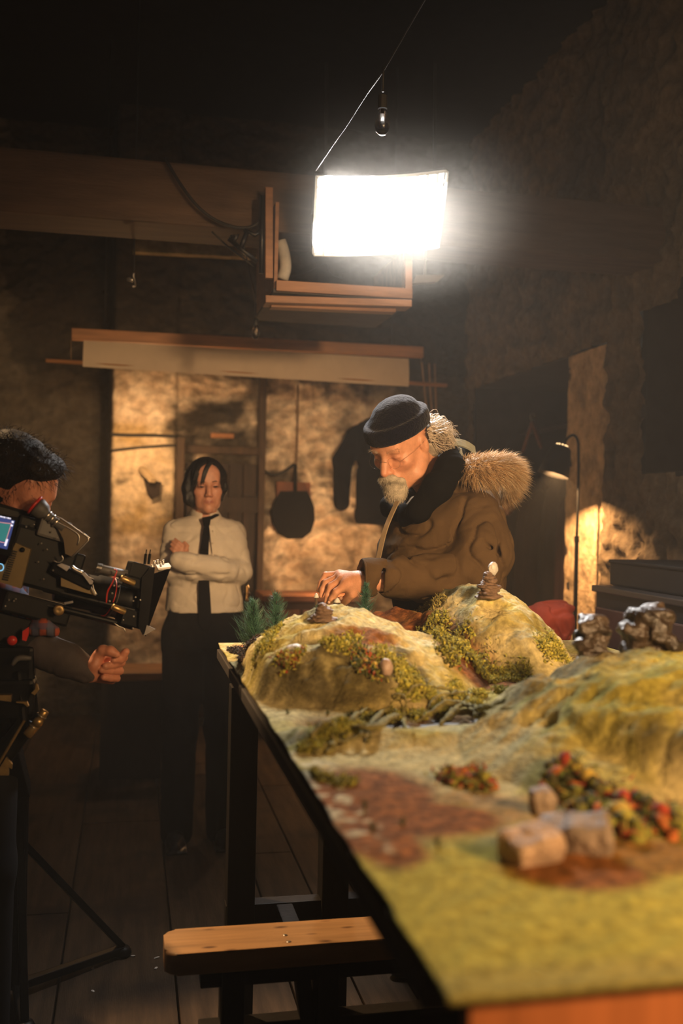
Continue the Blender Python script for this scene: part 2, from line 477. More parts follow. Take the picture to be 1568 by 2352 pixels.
# back wall: rough stone under old plaster, soot and damp stains, a dark niche to the left
WY = 6.62
M_stone = mat('old_plaster_stone', (1, 1, 1), 0.9, attr=True, var=0.28, scale=22, bump=1.0, bscale=28, spec=.1)
def back_wall():
    nx, nz = 330, 290
    X = -2.4 + 4.75 * np.linspace(0, 1, nx); Z = 4.02 * np.linspace(0, 1, nz)
    x, z = np.meshgrid(X, Z, indexing='ij')
    p = np.stack([x, z, np.zeros_like(x)], -1)
    ST = fbm(p * [2.2, 3.4, 1], 4); FN = fbm(p * [9, 13, 1] + 5, 3); CR = fbm(p * [5, 8, 1] + 31, 3, True)
    rough = sstep(0.75, 1.0, x) * sstep(1.95, 1.2, z)             # lumpy stones low on the right-hand stretch
    dep = 0.018 * ST + 0.024 * FN + rough * 0.040 * CR + 0.030 * CR + 0.012 * fbm(p * [20, 30, 1] + 8, 2)
    pier = sstep(-0.16, -0.10, x) * sstep(0.30, 0.27, x)           # the plastered pier
    dep = dep * (1 - 0.55 * pier) + 0.06 * pier
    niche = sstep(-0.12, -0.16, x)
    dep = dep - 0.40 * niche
    y = WY - dep
    # colours: pale lime plaster, brown stone, near-black for soot and niche
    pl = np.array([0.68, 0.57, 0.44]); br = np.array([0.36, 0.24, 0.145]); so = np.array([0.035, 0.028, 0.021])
    t = (0.45 + 0.55 * sstep(-0.35, 0.35, FN + 0.5 * ST))[..., None]
    c = (br * (1 - t) + pl * t) * (1 + 0.30 * np.clip(CR * 1.2 + FN * .8, -.9, .7))[..., None]
    low = (sstep(0.95, 1.15, x) * sstep(1.5, 1.1, z) * 0.5)[..., None]
    c = c * (1 - low) + np.array([0.42, 0.27, 0.15]) * low
    ped = np.clip(pier * sstep(1.2, 1.3, z) * sstep(2.0, 1.94, z), 0, 1)[..., None]
    c = c * (1 - ped) + (np.array([0.68, 0.55, 0.38]) - 0.22 * np.clip(-ST * 2 - FN, 0, 1)[..., None]) * ped
    n2 = fbm(p * [3.2, 5, 1] + 60, 4)
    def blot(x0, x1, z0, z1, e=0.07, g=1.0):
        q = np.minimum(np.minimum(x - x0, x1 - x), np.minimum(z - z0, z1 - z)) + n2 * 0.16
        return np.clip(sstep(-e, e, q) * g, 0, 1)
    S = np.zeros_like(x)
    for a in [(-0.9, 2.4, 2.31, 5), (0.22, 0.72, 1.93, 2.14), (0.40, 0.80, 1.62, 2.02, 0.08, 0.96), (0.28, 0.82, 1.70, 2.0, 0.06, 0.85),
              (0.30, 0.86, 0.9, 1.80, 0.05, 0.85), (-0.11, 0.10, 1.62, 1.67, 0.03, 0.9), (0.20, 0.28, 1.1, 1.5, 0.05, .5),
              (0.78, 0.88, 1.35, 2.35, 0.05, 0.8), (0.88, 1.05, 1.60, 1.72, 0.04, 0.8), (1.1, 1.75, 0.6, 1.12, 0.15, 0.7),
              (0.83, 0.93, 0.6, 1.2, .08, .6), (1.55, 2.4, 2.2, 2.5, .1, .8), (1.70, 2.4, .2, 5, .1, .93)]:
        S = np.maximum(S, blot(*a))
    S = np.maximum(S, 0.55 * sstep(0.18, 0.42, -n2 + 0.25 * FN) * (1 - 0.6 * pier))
    S = np.maximum(S, niche * 0.93)  # niche takes the near-black tone throughout
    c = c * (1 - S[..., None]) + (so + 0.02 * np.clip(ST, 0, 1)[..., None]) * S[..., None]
    V = np.stack([x, y, z], -1).reshape(-1, 3)
    i = np.arange(nx * nz).reshape(nx, nz)
    F = np.stack([i[:-1, :-1], i[1:, :-1], i[1:, 1:], i[:-1, 1:]], -1).reshape(-1, 4)
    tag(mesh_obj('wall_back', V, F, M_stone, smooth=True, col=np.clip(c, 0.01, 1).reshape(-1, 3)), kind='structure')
back_wall()

# right wall: dark rubble masonry with a wide opening for the clothes recess, a smooth jamb and a window hole
WX = 2.30
def right_wall():
    M = M_stone
    def patch(Y0, Y1, Z0, Z1, rough=1.0, col=(0.085, 0.062, 0.038), off=0.0, name='wall_right', seed=0, step=0.016):
        ny = max(3, int((Y1 - Y0) / step)); nz = max(3, int((Z1 - Z0) / step))
        Y = np.linspace(Y0, Y1, ny); Z = np.linspace(Z0, Z1, nz)
        y, z = np.meshgrid(Y, Z, indexing='ij'); p = np.stack([y, z, y * 0], -1)
        cr = fbm(p * [5.5, 5.0, 1] + 11, 4, True); fn = fbm(p * [13, 10, 1] + 3, 3)
        st = fbm(p * [2.1, 2.6, 1] + 70, 2)
        dep = rough * (0.055 * cr + 0.02 * fn + 0.03 * st) + (1 - rough) * 0.006 * fn
        c = np.array(col) * (1 + 0.9 * np.clip(cr[..., None] * 1.1 + fn[..., None] * .6, -0.75, 0.8))
        V = np.stack([WX - off - dep, y, z], -1).reshape(-1, 3)
        i = np.arange(ny * nz).reshape(ny, nz)
        F = np.stack([i[:-1, :-1], i[:-1, 1:], i[1:, 1:], i[1:, :-1]], -1).reshape(-1, 4)
        return V, F, np.clip(c, 0.008, 1).reshape(-1, 3)
    parts = [
        patch(1.6, 3.86, 0, 1.60), patch(1.6, 3.86, 2.45, 4.02),          # under and over the window (its hole runs to Y 4.16 below)
        patch(3.86, 4.16, 0, 1.62), patch(3.86, 4.16, 2.36, 4.02),
        patch(4.16, 4.52, 0, 4.02),                                        # rubble pier between window and recess
        patch(4.52, 5.00, 0, 2.28, 0.12, (0.34, 0.245, 0.145), 0.0),          # smooth plastered jamb
        patch(4.52, 6.75, 2.28, 4.02),                                     # lintel over the recess
        patch(6.45, 6.75, 0, 2.28, 1.0, (0.05, 0.04, 0.03)),
    ]
    V = []; F = []; C = []; b = 0
    for v, f, c in parts: V.append(v); F.append(f + b); C.append(c); b += len(v)
    tag(mesh_obj('wall_right', np.concatenate(V), np.concatenate(F), M, smooth=True, col=np.concatenate(C)), kind='structure')
    dk = mat('dark_recess', (0.030, 0.022, 0.016), 0.95, bump=0.3)  # plain near-black for the whole recess
    r = MB()                                                              # the recess behind the clothes
    r.box((3.02, 5.75, 1.15), (0.06, 1.62, 2.4)); r.box((2.66, 4.97, 1.14), (0.72, 0.05, 2.28)); r.box((2.66, 6.48, 1.14), (0.72, 0.05, 2.28))
    r.box((2.66, 5.73, 2.31), (0.72, 1.6, 0.06))
    tag(r.build('wall_recess', dk), kind='structure')
    wf = MB()
    wf.box((2.62, 3.0, 2.02), (0.04, 2.9, 0.9)); wf.box((2.46, 3.0, 1.60), (0.34, 2.4, 0.05)); wf.box((2.46, 3.0, 2.43), (0.34, 2.4, 0.05)); wf.box((2.46, 4.17, 2.0), (0.34, 0.05, 0.86))
    tag(wf.build('window_1', mat('blacked_out_window', (0.022, 0.018, 0.014), 0.9)), kind='structure')
right_wall()

# ceiling and the big cross beam
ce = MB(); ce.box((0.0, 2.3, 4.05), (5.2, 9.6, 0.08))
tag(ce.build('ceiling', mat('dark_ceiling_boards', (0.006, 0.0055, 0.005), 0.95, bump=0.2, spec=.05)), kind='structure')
M_beam = mat('brown_beam_wood', (0.085, 0.050, 0.030), 0.75, var=0.3, scale=4, stretch=(0.8, 6, 6), bump=0.25, bscale=24)
bb = MB(); bb.box((0.05, 4.14, 2.67), (4.50, 0.28, 0.245), bev=0.012)
tag(bb.build('ceiling_beam', M_beam), kind='structure')
b2 = MB(); b2.box((-0.05, 5.10, 2.93), (4.6, 0.20, 0.2), bev=0.01)
tag(b2.build('trim_1', M_beam), kind='structure')
_a, _b, _c, _d = atY(310, 530, 5.0), atY(600, 545, 5.0), atY(596, 592, 5.0), atY(306, 578, 5.0)
pl = MB(); pl.add([_a, _b, _c, _d] + [q + [0, .06, 0] for q in (_a, _b, _c, _d)], [(0, 1, 2, 3), (7, 6, 5, 4), (0, 4, 5, 1), (1, 5, 6, 2), (2, 6, 7, 3), (3, 7, 4, 0)])
tag(pl.build('trim_2', mat('stained_plaster_brightened', (0.42, 0.33, 0.18), 0.9, var=0.6, scale=9)), kind='structure')  # plaster colour lightened to stand in for light falling on it
# old plank door behind the woman, with its frame
dr = MB()
for k in range(5): dr.box((0.395 + 0.094 * k, WY - 0.075, 0.89), (0.088, 0.03, 1.66), bev=0.003)
dr.box((0.59, WY - 0.095, 1.45), (0.46, 0.02, 0.10)); dr.box((0.59, WY - 0.095, 0.4), (0.46, 0.02, 0.10))
M_door = mat('weathered_door_planks', (0.026, 0.015, 0.009), 0.7, var=0.6, scale=5, stretch=(8, 8, 0.7), bump=0.3)
d1 = tag(dr.build('door_1', M_door), kind='structure')
fr = MB(); fr.box((0.315, WY - 0.085, 0.94), (0.05, 0.10, 1.88), bev=0.005); fr.box((0.845, WY - 0.075, 1.19), (0.042, 0.08, 2.3), bev=0.005); fr.box((0.58, WY - 0.06, 1.81), (0.50, 0.05, 0.05), bev=0.005)
tag(fr.build('trim_3', mat('door_frame_wood', (0.06, 0.034, 0.018), 0.7, var=0.45, scale=6, stretch=(6, 6, 0.8), bump=0.3)), kind='structure')
tm = MB(); tm.box((0.585, WY - 0.05, 1.905), (0.15, 0.05, 0.03), bev=0.003)
tag(tm.build('trim_4', mat('orange_wood_strip', (0.33, 0.14, 0.05), 0.6)), kind='structure')

# ------------------------------------------------------------------ the diorama board
BZ = 1.04
def P2(x, y): return np.stack([x, y, np.zeros_like(x)], -1)
def hfield(x, y):
    """height of the modelled land over the board and its colour"""
    p = P2(x, y)
    n1 = fbm(p * 4 + 3, 3); n2 = fbm(p * 13 + 9, 3); n3 = fbm(p * 34, 2); rg = fbm(p * [7, 9, 1] + 21, 4, True); fine = fbm(p * 60 + 5, 2)
    wx = x + 0.03 * n1 + 0.012 * n2; wy = y + 0.03 * fbm(p * 4 + 40, 3) + 0.012 * n2
    def dome(cx, cy, rx, ry, h, pw=2.2, rot=0.0, sk=0.0, ex=.85):
        c, s_ = math.cos(rot), math.sin(rot)
        dx, dy = wx - cx, wy - cy
        u = (dx * c + dy * s_) / rx; v = (-dx * s_ + dy * c) / ry
        v = np.where(v < 0, v * (1 + sk), v * (1 - sk))
        r = np.sqrt(u * u + v * v)
        return h * np.clip(1 - r ** pw, 0, 1) ** ex, r
    A, rA = dome(0.478, 2.25, 0.262, 0.42, 0.142, 1.75, ex=1.0)
    A2, rA2 = dome(0.375, 2.03, 0.135, 0.16, 0.066, 2.2)
    A3, _ = dome(0.62, 2.25, 0.20, 0.30, 0.085, 2.0)
    Bh, rB = dome(0.900, 2.47, 0.212, 0.35, 0.180, 1.9, ex=.95)
    B2, _ = dome(0.74, 2.56, 0.22, 0.20, 0.105, 1.9)
    C, rC = dome(0.985, 1.50, 0.385, 0.40, 0.128, 3.0, 0.0, 0.0)
    C2, _ = dome(0.73, 1.60, 0.13, 0.20, 0.085, 2.0)
    C3, _ = dome(0.70, 1.42, 0.20, 0.22, 0.05, 1.7)
    h = np.maximum.reduce([A, A2 + 0.35 * A, A3 * 1.0, Bh, B2, C, C2, C3])
    ridge = np.exp(-((wy - (1.60 - 0.25 * (wx - 0.27))) / 0.05) ** 2) * sstep(0.75, 0.62, wx) * 0.022     # low bank in front of the ravine
    h = h + ridge
    plain = sstep(0.02, 0.0, h)
    rocky = sstep(0.01, 0.05, h)
    st_ = np.abs(((h * 30 + 1.6 * n1 + .8 * n2) % 1.0) - .5)
    h = h + rocky * (0.024 * rg + 0.008 * n2 + 0.007 * (st_ - .25)) * sstep(0.0, 0.1, h + 0.04) + 0.0016 * n3 + 0.0035 * n2
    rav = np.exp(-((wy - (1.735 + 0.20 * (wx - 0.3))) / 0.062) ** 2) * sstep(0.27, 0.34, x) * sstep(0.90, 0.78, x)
    h = h - rav * (0.020 + 0.015 * np.clip(n2 * 2, -1, 1))
    edge = np.minimum(np.minimum(x - 0.25, 1.36 - x), np.minimum(y - 0.735, 2.82 - y))
    h = h * sstep(-0.004, 0.03, edge) + 0.004
    h = np.maximum(h, -0.03 * sstep(0, 0.05, edge) + 0.003 * (edge < 0.05))
    # colours of the flock, moss, soil and bare rock
    sand = np.array([0.50, 0.415, 0.20]); moss = np.array([0.36, 0.30, 0.060]); soil = np.array([0.20, 0.068, 0.020]); dark = np.array([0.060, 0.046, 0.020])
    pale = np.array([0.60, 0.55, 0.36]); green = np.array([0.20, 0.185, 0.035]); olive = np.array([0.375, 0.315, 0.050])
    def mixc(c, d, t): t = np.clip(t, 0, 1)[..., None]; return c * (1 - t) + d * t
    c = np.ones(x.shape + (3,)) * sand
    c = mixc(c, moss, sstep(-0.15, 0.35, n1 + 0.5 * n2) * 0.75)
    c = mixc(c, pale, sstep(0.12, 0.45, n2 + 0.6 * n3) * 0.55 * rocky)
    c = mixc(c, dark, sstep(0.15, 0.42, -rg * 0.7 - n2 * 0.5) * rocky * 0.75)
    near = sstep(1.13, 1.05, wy + 0.10 * (wx - 0.3))
    c = mixc(c, olive * (1 + 0.15 * n2[..., None]), near * 0.95)
    # brown soil: the path on the left foreground, the gully between the far hills, round the near stones
    def blob(cx, cy, rx, ry, e=0.25, rot=0.0):
        cc, ss = math.cos(rot), math.sin(rot); dx, dy = wx - cx, wy - cy
        return sstep(1 + e, 1 - e, np.sqrt(((dx * cc + dy * ss) / rx) ** 2 + ((-dx * ss + dy * cc) / ry) ** 2))
    s = np.maximum.reduce([blob(0.31, 1.27, 0.10, 0.16), blob(0.285, 1.12, 0.055, 0.11), blob(0.37, 1.17, 0.10, 0.07), blob(0.44, 1.21, 0.08, 0.07) * .6,
                           blob(0.475, 0.985, 0.085, 0.055), blob(0.56, 1.02, 0.10, 0.06) * 0.8, blob(0.55, 1.19, 0.10, 0.07) * 0.5])
    gul = np.exp(-((wx - (0.752 - 0.16 * (wy - 2.2))) / 0.066) ** 4) * sstep(2.02, 2.12, wy) * sstep(2.86, 2.6, wy)
    s = np.maximum.reduce([s, gul * 1.2, blob(0.78, 2.08, 0.10, 0.07), rav * 0.8, blob(0.50, 2.06, 0.06, 0.05) * .8, blob(0.33, 2.68, 0.06, 0.10)])
    c = mixc(c, dark * 1.15, np.maximum.reduce([blob(0.42, 1.935, 0.13, 0.085), blob(0.31, 1.96, 0.07, 0.07) * .7, blob(0.54, 1.96, 0.08, 0.08)]) * sstep(-.35, .15, n2 + n1) * .85)  # dark moss plus painted shade low on the cairn hill's front
    c = mixc(c, np.array([.24, .12, .05]), blob(0.47, 2.06, 0.07, 0.045) * .8)
    c = mixc(c, soil * (1 + 0.5 * np.clip(n3 + fine, -1, 1)[..., None]), s * 0.95)
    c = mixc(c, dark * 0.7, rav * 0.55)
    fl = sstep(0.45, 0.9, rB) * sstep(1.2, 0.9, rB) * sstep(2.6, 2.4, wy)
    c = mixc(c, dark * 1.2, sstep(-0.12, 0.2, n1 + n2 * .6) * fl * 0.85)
    fc = sstep(0.80, 0.6, rC) * 0.0 + C / 0.128
    c = mixc(c, green * 1.25, sstep(0.05, 0.3, n2 + n1) * sstep(0.1, 0.6, fc) * 0.45)
    c = mixc(c, dark * 1.6, sstep(0.02, 0.30, n2 * .8 - n1 * .7 + .4 * rg - .1) * sstep(0.05, 0.4, fc) * 0.75)
    c = mixc(c, olive, sstep(0.3, 0.9, fc) * sstep(1.62, 1.5, wy) * 0.6)
    c = mixc(c, pale, blob(0.27, 1.34, 0.03, 0.3) * sstep(0.0, 0.2, n3) * 0.7)
    c = mixc(c, np.array([0.30, 0.24, 0.08]), sstep(0.80, 0.76, y) * 0.6)
    c = c * (1 + 0.30 * np.clip(fine * 1.6, -0.8, 0.8)[..., None])
    return h, np.clip(c, 0.01, 0.9)
def ground_z(x, y):
    h, _ = hfield(np.array([[float(x)]]), np.array([[float(y)]])); return BZ + float(h[0, 0])
def diorama():
    root = empty('landscape_model', (0.8, 1.78, BZ), 'big modelled landscape of mossy hills covering the whole table top', 'diorama')
    nx, ny = 330, 560
    tt = np.linspace(0, 1, ny)
    X = np.linspace(0.25, 1.36, nx); Y = 0.735 + 2.085 * tt
    x, y = np.meshgrid(X, Y, indexing='ij')
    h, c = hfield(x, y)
    wob = 0.006 * fbm(P2(x * 0, y * 9), 3)
    xx = x + np.where(x < 0.26, wob, 0)
    V = np.stack([xx, y, BZ + h], -1).reshape(-1, 3)
    i = np.arange(nx * ny).reshape(nx, ny)
    F = np.stack([i[:-1, :-1], i[1:, :-1], i[1:, 1:], i[:-1, 1:]], -1).reshape(-1, 4)
    # skirt down to the board
    rim = np.concatenate([i[:, 0], i[-1, 1:], i[-2::-1, -1], i[0, -2:0:-1]])
    lowv = V[rim].copy(); lowv[:, 2] = BZ - 0.001
    b = len(V); n = len(rim); k = np.arange(n); k2 = (k + 1) % n
    F2 = np.stack([rim[k], b + k, b + k2, rim[k2]], -1)
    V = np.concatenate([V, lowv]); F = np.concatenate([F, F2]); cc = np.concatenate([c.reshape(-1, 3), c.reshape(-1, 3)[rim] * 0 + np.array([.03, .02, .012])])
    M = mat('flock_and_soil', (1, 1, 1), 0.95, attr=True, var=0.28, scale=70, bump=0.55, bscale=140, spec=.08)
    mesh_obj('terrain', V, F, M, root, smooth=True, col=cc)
    bd = MB(); bd.box((0.805, 1.808, BZ - 0.026), (1.115, 2.015, 0.026), bev=0.003)
    bd.build('base_board', mat('dark_board', (0.030, 0.022, 0.016), 0.7), root)
    return root
diorama()
# table that carries it: orange apron at the near end, dark trestles under
tb = empty('model_table', (0.8, 1.75, 0), 'dark trestle table with orange-brown end panel carrying the modelled landscape', 'table')
M_darkwood = mat('dark_stained_wood', (0.009, 0.0065, 0.005), 0.7, spec=.2, var=0.3, scale=6, stretch=(3, 3, 1), bump=0.15)
o_ = MB(); o_.box((0.80, 1.77, 0.974), (0.98, 1.95, 0.05), bev=0.004); o_.build('table_top', M_darkwood, tb)
M_orange = mat('orange_varnished_wood', (0.50, 0.165, 0.055), 0.4, var=0.22, scale=3, stretch=(9, 9, 0.5), bump=0.08)
o_ = MB(); o_.box((0.815, 0.755, 0.80), (1.09, 0.018, 0.472), bev=0.002); o_.build('end_panel', M_orange, tb)
o_ = MB(); o_.box((0.815, 0.835, 0.90), (0.9, 0.10, 0.06), bev=0.003); o_.build('end_rail', M_darkwood, tb)
for yy in (0.95, 2.72):
    for xx in ((0.40, 1.28) if yy < 1 else (0.315, 0.575, 1.05, 1.30)):
        o_ = MB(); o_.box((xx, yy, 0.471), (0.075, 0.075, 0.94), bev=0.004); o_.build('leg', M_darkwood, tb)
    o_ = MB(); o_.box((0.805, yy, 0.31), (1.06 if yy > 1 else 0.85, 0.05, 0.075), bev=0.004); o_.build('crossbar', M_darkwood, tb)
for xx in (0.40, 1.28):
    o_ = MB(); o_.box((xx, 1.785, 0.894), (0.05, 1.55, 0.10), bev=0.004); o_.build('side_rail', M_darkwood, tb)
o_ = MB(); o_.box((0.435, 2.50, 0.31), (0.045, .39, 0.07), bev=0.004); o_.build('stretcher', M_darkwood, tb)
# ------------------------------------------------------------------ haze volumes added for lifted blacks and panel glow
def haze():
    hz = MB(); hz.box((0.45, 3.25, 1.52), (3.4, 6.4, 2.9))
    mt = bpy.data.materials.new('black_lift_haze'); mt.use_nodes = True
    nt = mt.node_tree; nt.nodes.remove(nt.nodes['Principled BSDF'])
    vs = nt.nodes.new('ShaderNodeVolumeScatter'); vs.inputs['Density'].default_value = HAZE; vs.inputs['Color'].default_value = (1, 0.97, 0.90, 1)
    vs.inputs['Anisotropy'].default_value = 0.0
    nt.links.new(vs.outputs[0], nt.nodes['Material Output'].inputs['Volume'])
    tag(hz.build('haze', mt), kind='stuff', label='thin haze volume added to lift the blacks around the lit panel', cat='haze')
HAZE = 0.0085
haze()
def bloom_volume():
    # smoke added round the panel to imitate lens glow: thick at its heart, nothing at its rim
    v, f = [], []
    bm = bmesh.new(); bmesh.ops.create_icosphere(bm, subdivisions=3, radius=1.0); bm.verts.index_update()
    c = np.array([.90, 3.46, 2.57]); v = [c * 0 + np.array(x.co[:]) for x in bm.verts]; f = [tuple(q.index for q in t.verts) for t in bm.faces]; bm.free()
    mt = bpy.data.materials.new('panel_bloom'); mt.use_nodes = True; nt = mt.node_tree; N = nt.nodes; L = nt.links; N.remove(N['Principled BSDF'])
    tc = N.new('ShaderNodeTexCoord'); ln = N.new('ShaderNodeVectorMath'); ln.operation = 'LENGTH'; L.new(tc.outputs['Object'], ln.inputs[0])
    mr = N.new('ShaderNodeMapRange'); mr.interpolation_type = 'SMOOTHSTEP'; mr.inputs['From Min'].default_value = 1.0; mr.inputs['From Max'].default_value = 0.25; mr.inputs['To Max'].default_value = BLOOM
    L.new(ln.outputs['Value'], mr.inputs['Value']); vs = N.new('ShaderNodeVolumeScatter'); vs.inputs['Color'].default_value = (1, .95, .86, 1)
    L.new(mr.outputs['Result'], vs.inputs['Density']); L.new(vs.outputs[0], N['Material Output'].inputs['Volume'])
    o = mesh_obj('bloom', v, f, mt); o.location = c; o.scale = (.62, .40, .44)
    tag(o, 'soft smoke volume added for the glow round the bright panel', 'bloom', kind='stuff')
BLOOM = 0.26
bloom_volume()

# ------------------------------------------------------------------ LED panel lamp with its fabric grid
def led_panel():
    c0 = (atY(707, 410, 3.62) + atY(1026, 390, 3.58) + atY(718, 583, 3.82) + atY(1020, 552, 3.78)) / 4
    W, H, D = 0.515, 0.300, 0.028
    xr = np.array([0.975, 0.06, 0.150]); xr /= np.linalg.norm(xr)
    zu = np.array([-0.01, -0.60, 0.80]); zu -= xr * (zu @ xr); zu /= np.linalg.norm(zu)
    n = np.cross(xr, zu)           # out of the lit face: towards the camera and down
    R = np.stack([xr, n, zu], 1)
    root = empty('light_panel', c0, 'bright white rectangular light panel with fabric grid hanging above the table', 'studio light')
    def W_(a, b, d=0.0):            # the mat sags a little: a gentle bow along its width
        bow = 0.012 * (1 - (2 * a) ** 2)
        return c0 + xr * a * W + zu * (b * H - bow) + n * d
    # back housing, curved mat
    na = 13
    def sheet(d, thick, name, mt, inset=0.0):
        vs = []; fs = []
        for i in range(na):
            a = (-0.5 + i / (na - 1)) * (1 - inset)
            for b in (-0.5, 0.5):
                for dd in (d, d - thick): vs.append(W_(a, b * (1 - inset), dd))
        for i in range(na - 1):
            q = i * 4; r = q + 4
            fs += [(q, r, r + 2, q + 2), (q + 1, q + 3, r + 3, r + 1), (q, q + 1, r + 1, r), (q + 2, r + 2, r + 3, q + 3)]
        fs += [(0, 2, 3, 1), ((na - 1) * 4, (na - 1) * 4 + 1, (na - 1) * 4 + 3, (na - 1) * 4 + 2)]
        return mesh_obj(name, vs, fs, mt, root)
    sheet(-0.004, 0.018, 'housing', mat('black_lamp_housing', (0.02, 0.02, 0.02), 0.6))
    sheet(0.0, 0.003, 'diffuser', emis('lit_panel_face', (1.0, 0.965, 0.90), 6.0), 0.02)
    g = MB(); M_fab = mat('white_grid_fabric', (0.78, 0.76, 0.72), 0.9)
    nt = M_fab.node_tree; tr = nt.nodes.new('ShaderNodeBsdfTranslucent'); tr.inputs[0].default_value = (.85, .80, .72, 1)
    ms = nt.nodes.new('ShaderNodeMixShader'); ms.inputs[0].default_value = .5
    nt.links.new(nt.nodes['Principled BSDF'].outputs[0], ms.inputs[1]); nt.links.new(tr.outputs[0], ms.inputs[2]); nt.links.new(ms.outputs[0], nt.nodes['Material Output'].inputs['Surface'])
    nx, nz = 13, 8
    for i in range(nx + 1):
        a = -0.5 + i / nx
        p = [W_(a, b, d) for b in (-0.5, 0.5) for d in (0.003, D)]
        ex = xr * 0.0011
        g.add([q - ex for q in p] + [q + ex for q in p], [(0, 1, 3, 2), (4, 6, 7, 5), (0, 4, 5, 1), (2, 3, 7, 6), (1, 5, 7, 3), (0, 2, 6, 4)])
    for j in range(nz + 1):
        b = -0.5 + j / nz; vs = []; fs = []
        th = 0.0011
        for i in range(na):
            a = -0.5 + i / (na - 1)
            vs += [W_(a, b, 0.003) - zu * th, W_(a, b, D) - zu * th, W_(a, b, D) + zu * th, W_(a, b, 0.003) + zu * th]
        for i in range(na - 1):
            q = i * 4; r = q + 4
            for k in range(4): fs.append((q + k, q + (k + 1) % 4, r + (k + 1) % 4, r + k))
        fs += [(0, 1, 2, 3), ((na - 1) * 4 + 3, (na - 1) * 4 + 2, (na - 1) * 4 + 1, (na - 1) * 4)]
        g.add(vs, fs)
    g.build('fabric_grid', M_fab, root)
    br = MB()
    for a in (-0.42, 0.42): br.beam(W_(a, 0.5, -0.012), W_(a, 0.5, -0.012) + np.array([0, 0.02, 0.42]), 0.012, 0.006)
    br.beam(W_(0.0, 0.0, -0.03), (W_(0, 0, 0)[0], 4.02, 2.70), 0.03, 0.03); br.beam(W_(-0.5, 0.0, -0.03), W_(0.5, 0.0, -0.03), 0.025, 0.012)
    br.build('hanging_bracket', mat('black_metal', (0.018, 0.018, 0.018), 0.45, metal=0.6), root)
    # its light
    t = c0 + n * 1.0
    lamp('AREA', 'light_panel_lamp', c0 + n * 0.006 - zu * 0.012, t, 105, (1.0, 0.96, 0.92), W * 0.97, H * 0.95, spread=160)
led_panel()
# ------------------------------------------------------------------ people
def spikes(roots, dirs, length, rad, droop=(0, 0, -0.3), seg=3, curl=0.0, jit=0.25, sides=3):
    """many thin tapering hairs as one vertex/face set"""
    roots = np.asarray(roots, float); n = len(roots)
    d = np.asarray(dirs, float) + rng.normal(size=(n, 3)) * jit
    d /= np.linalg.norm(d, axis=1)[:, None]
    ln = (np.asarray(length) * (0.7 + 0.6 * rng.random(n)))[:, None]
    a = np.cross(d, rng.normal(size=(n, 3))); a /= np.linalg.norm(a, axis=1)[:, None]
    b = np.cross(d, a)
    V = []; ph = rng.random((n, 1)) * 6.28
    for k in range(seg + 1):
        t = k / seg
        c = roots + d * ln * t + np.array(droop) * ln * t * t + curl * ln * (a * (np.sin(ph + 5 * t) - np.sin(ph)) + b * (np.cos(ph + 5 * t) - np.cos(ph)))
        r = rad * (1 - 0.93 * t)
        for j in range(sides):
            an = j * 2 * PI / sides
            V.append(c + r * (math.cos(an) * a + math.sin(an) * b))
    V = np.stack(V, 1); m_ = V.shape[1]
    F = []
    for k in range(seg):
        for j in range(sides):
            F.append((k * sides + j, k * sides + (j + 1) % sides, (k + 1) * sides + (j + 1) % sides, (k + 1) * sides + j))
    F = np.array(F)
    FF = (np.arange(n)[:, None, None] * m_ + F[None]).reshape(-1, 4)
    return V.reshape(-1, 3), FF
def head_frame(C, yaw, pitch, roll=0.0, k=1.0, h0=(-1, 0, 0)):
    """head axes: L its own left, F forward, U up; h0 turned by yaw about z (towards -Y for a head facing -X)"""
    h = np.array(Matrix.Rotation(math.radians(yaw), 3, 'Z') @ Vector(h0)); z = np.array([0, 0, 1.0]); p = math.radians(pitch)
    F = math.cos(p) * h - math.sin(p) * z; U = math.cos(p) * z + math.sin(p) * h; L = np.cross(U, F)
    r = math.radians(roll); L2 = math.cos(r) * L + math.sin(r) * U; U2 = -math.sin(r) * L + math.cos(r) * U
    return Frame(C, L2, F, U2, k)
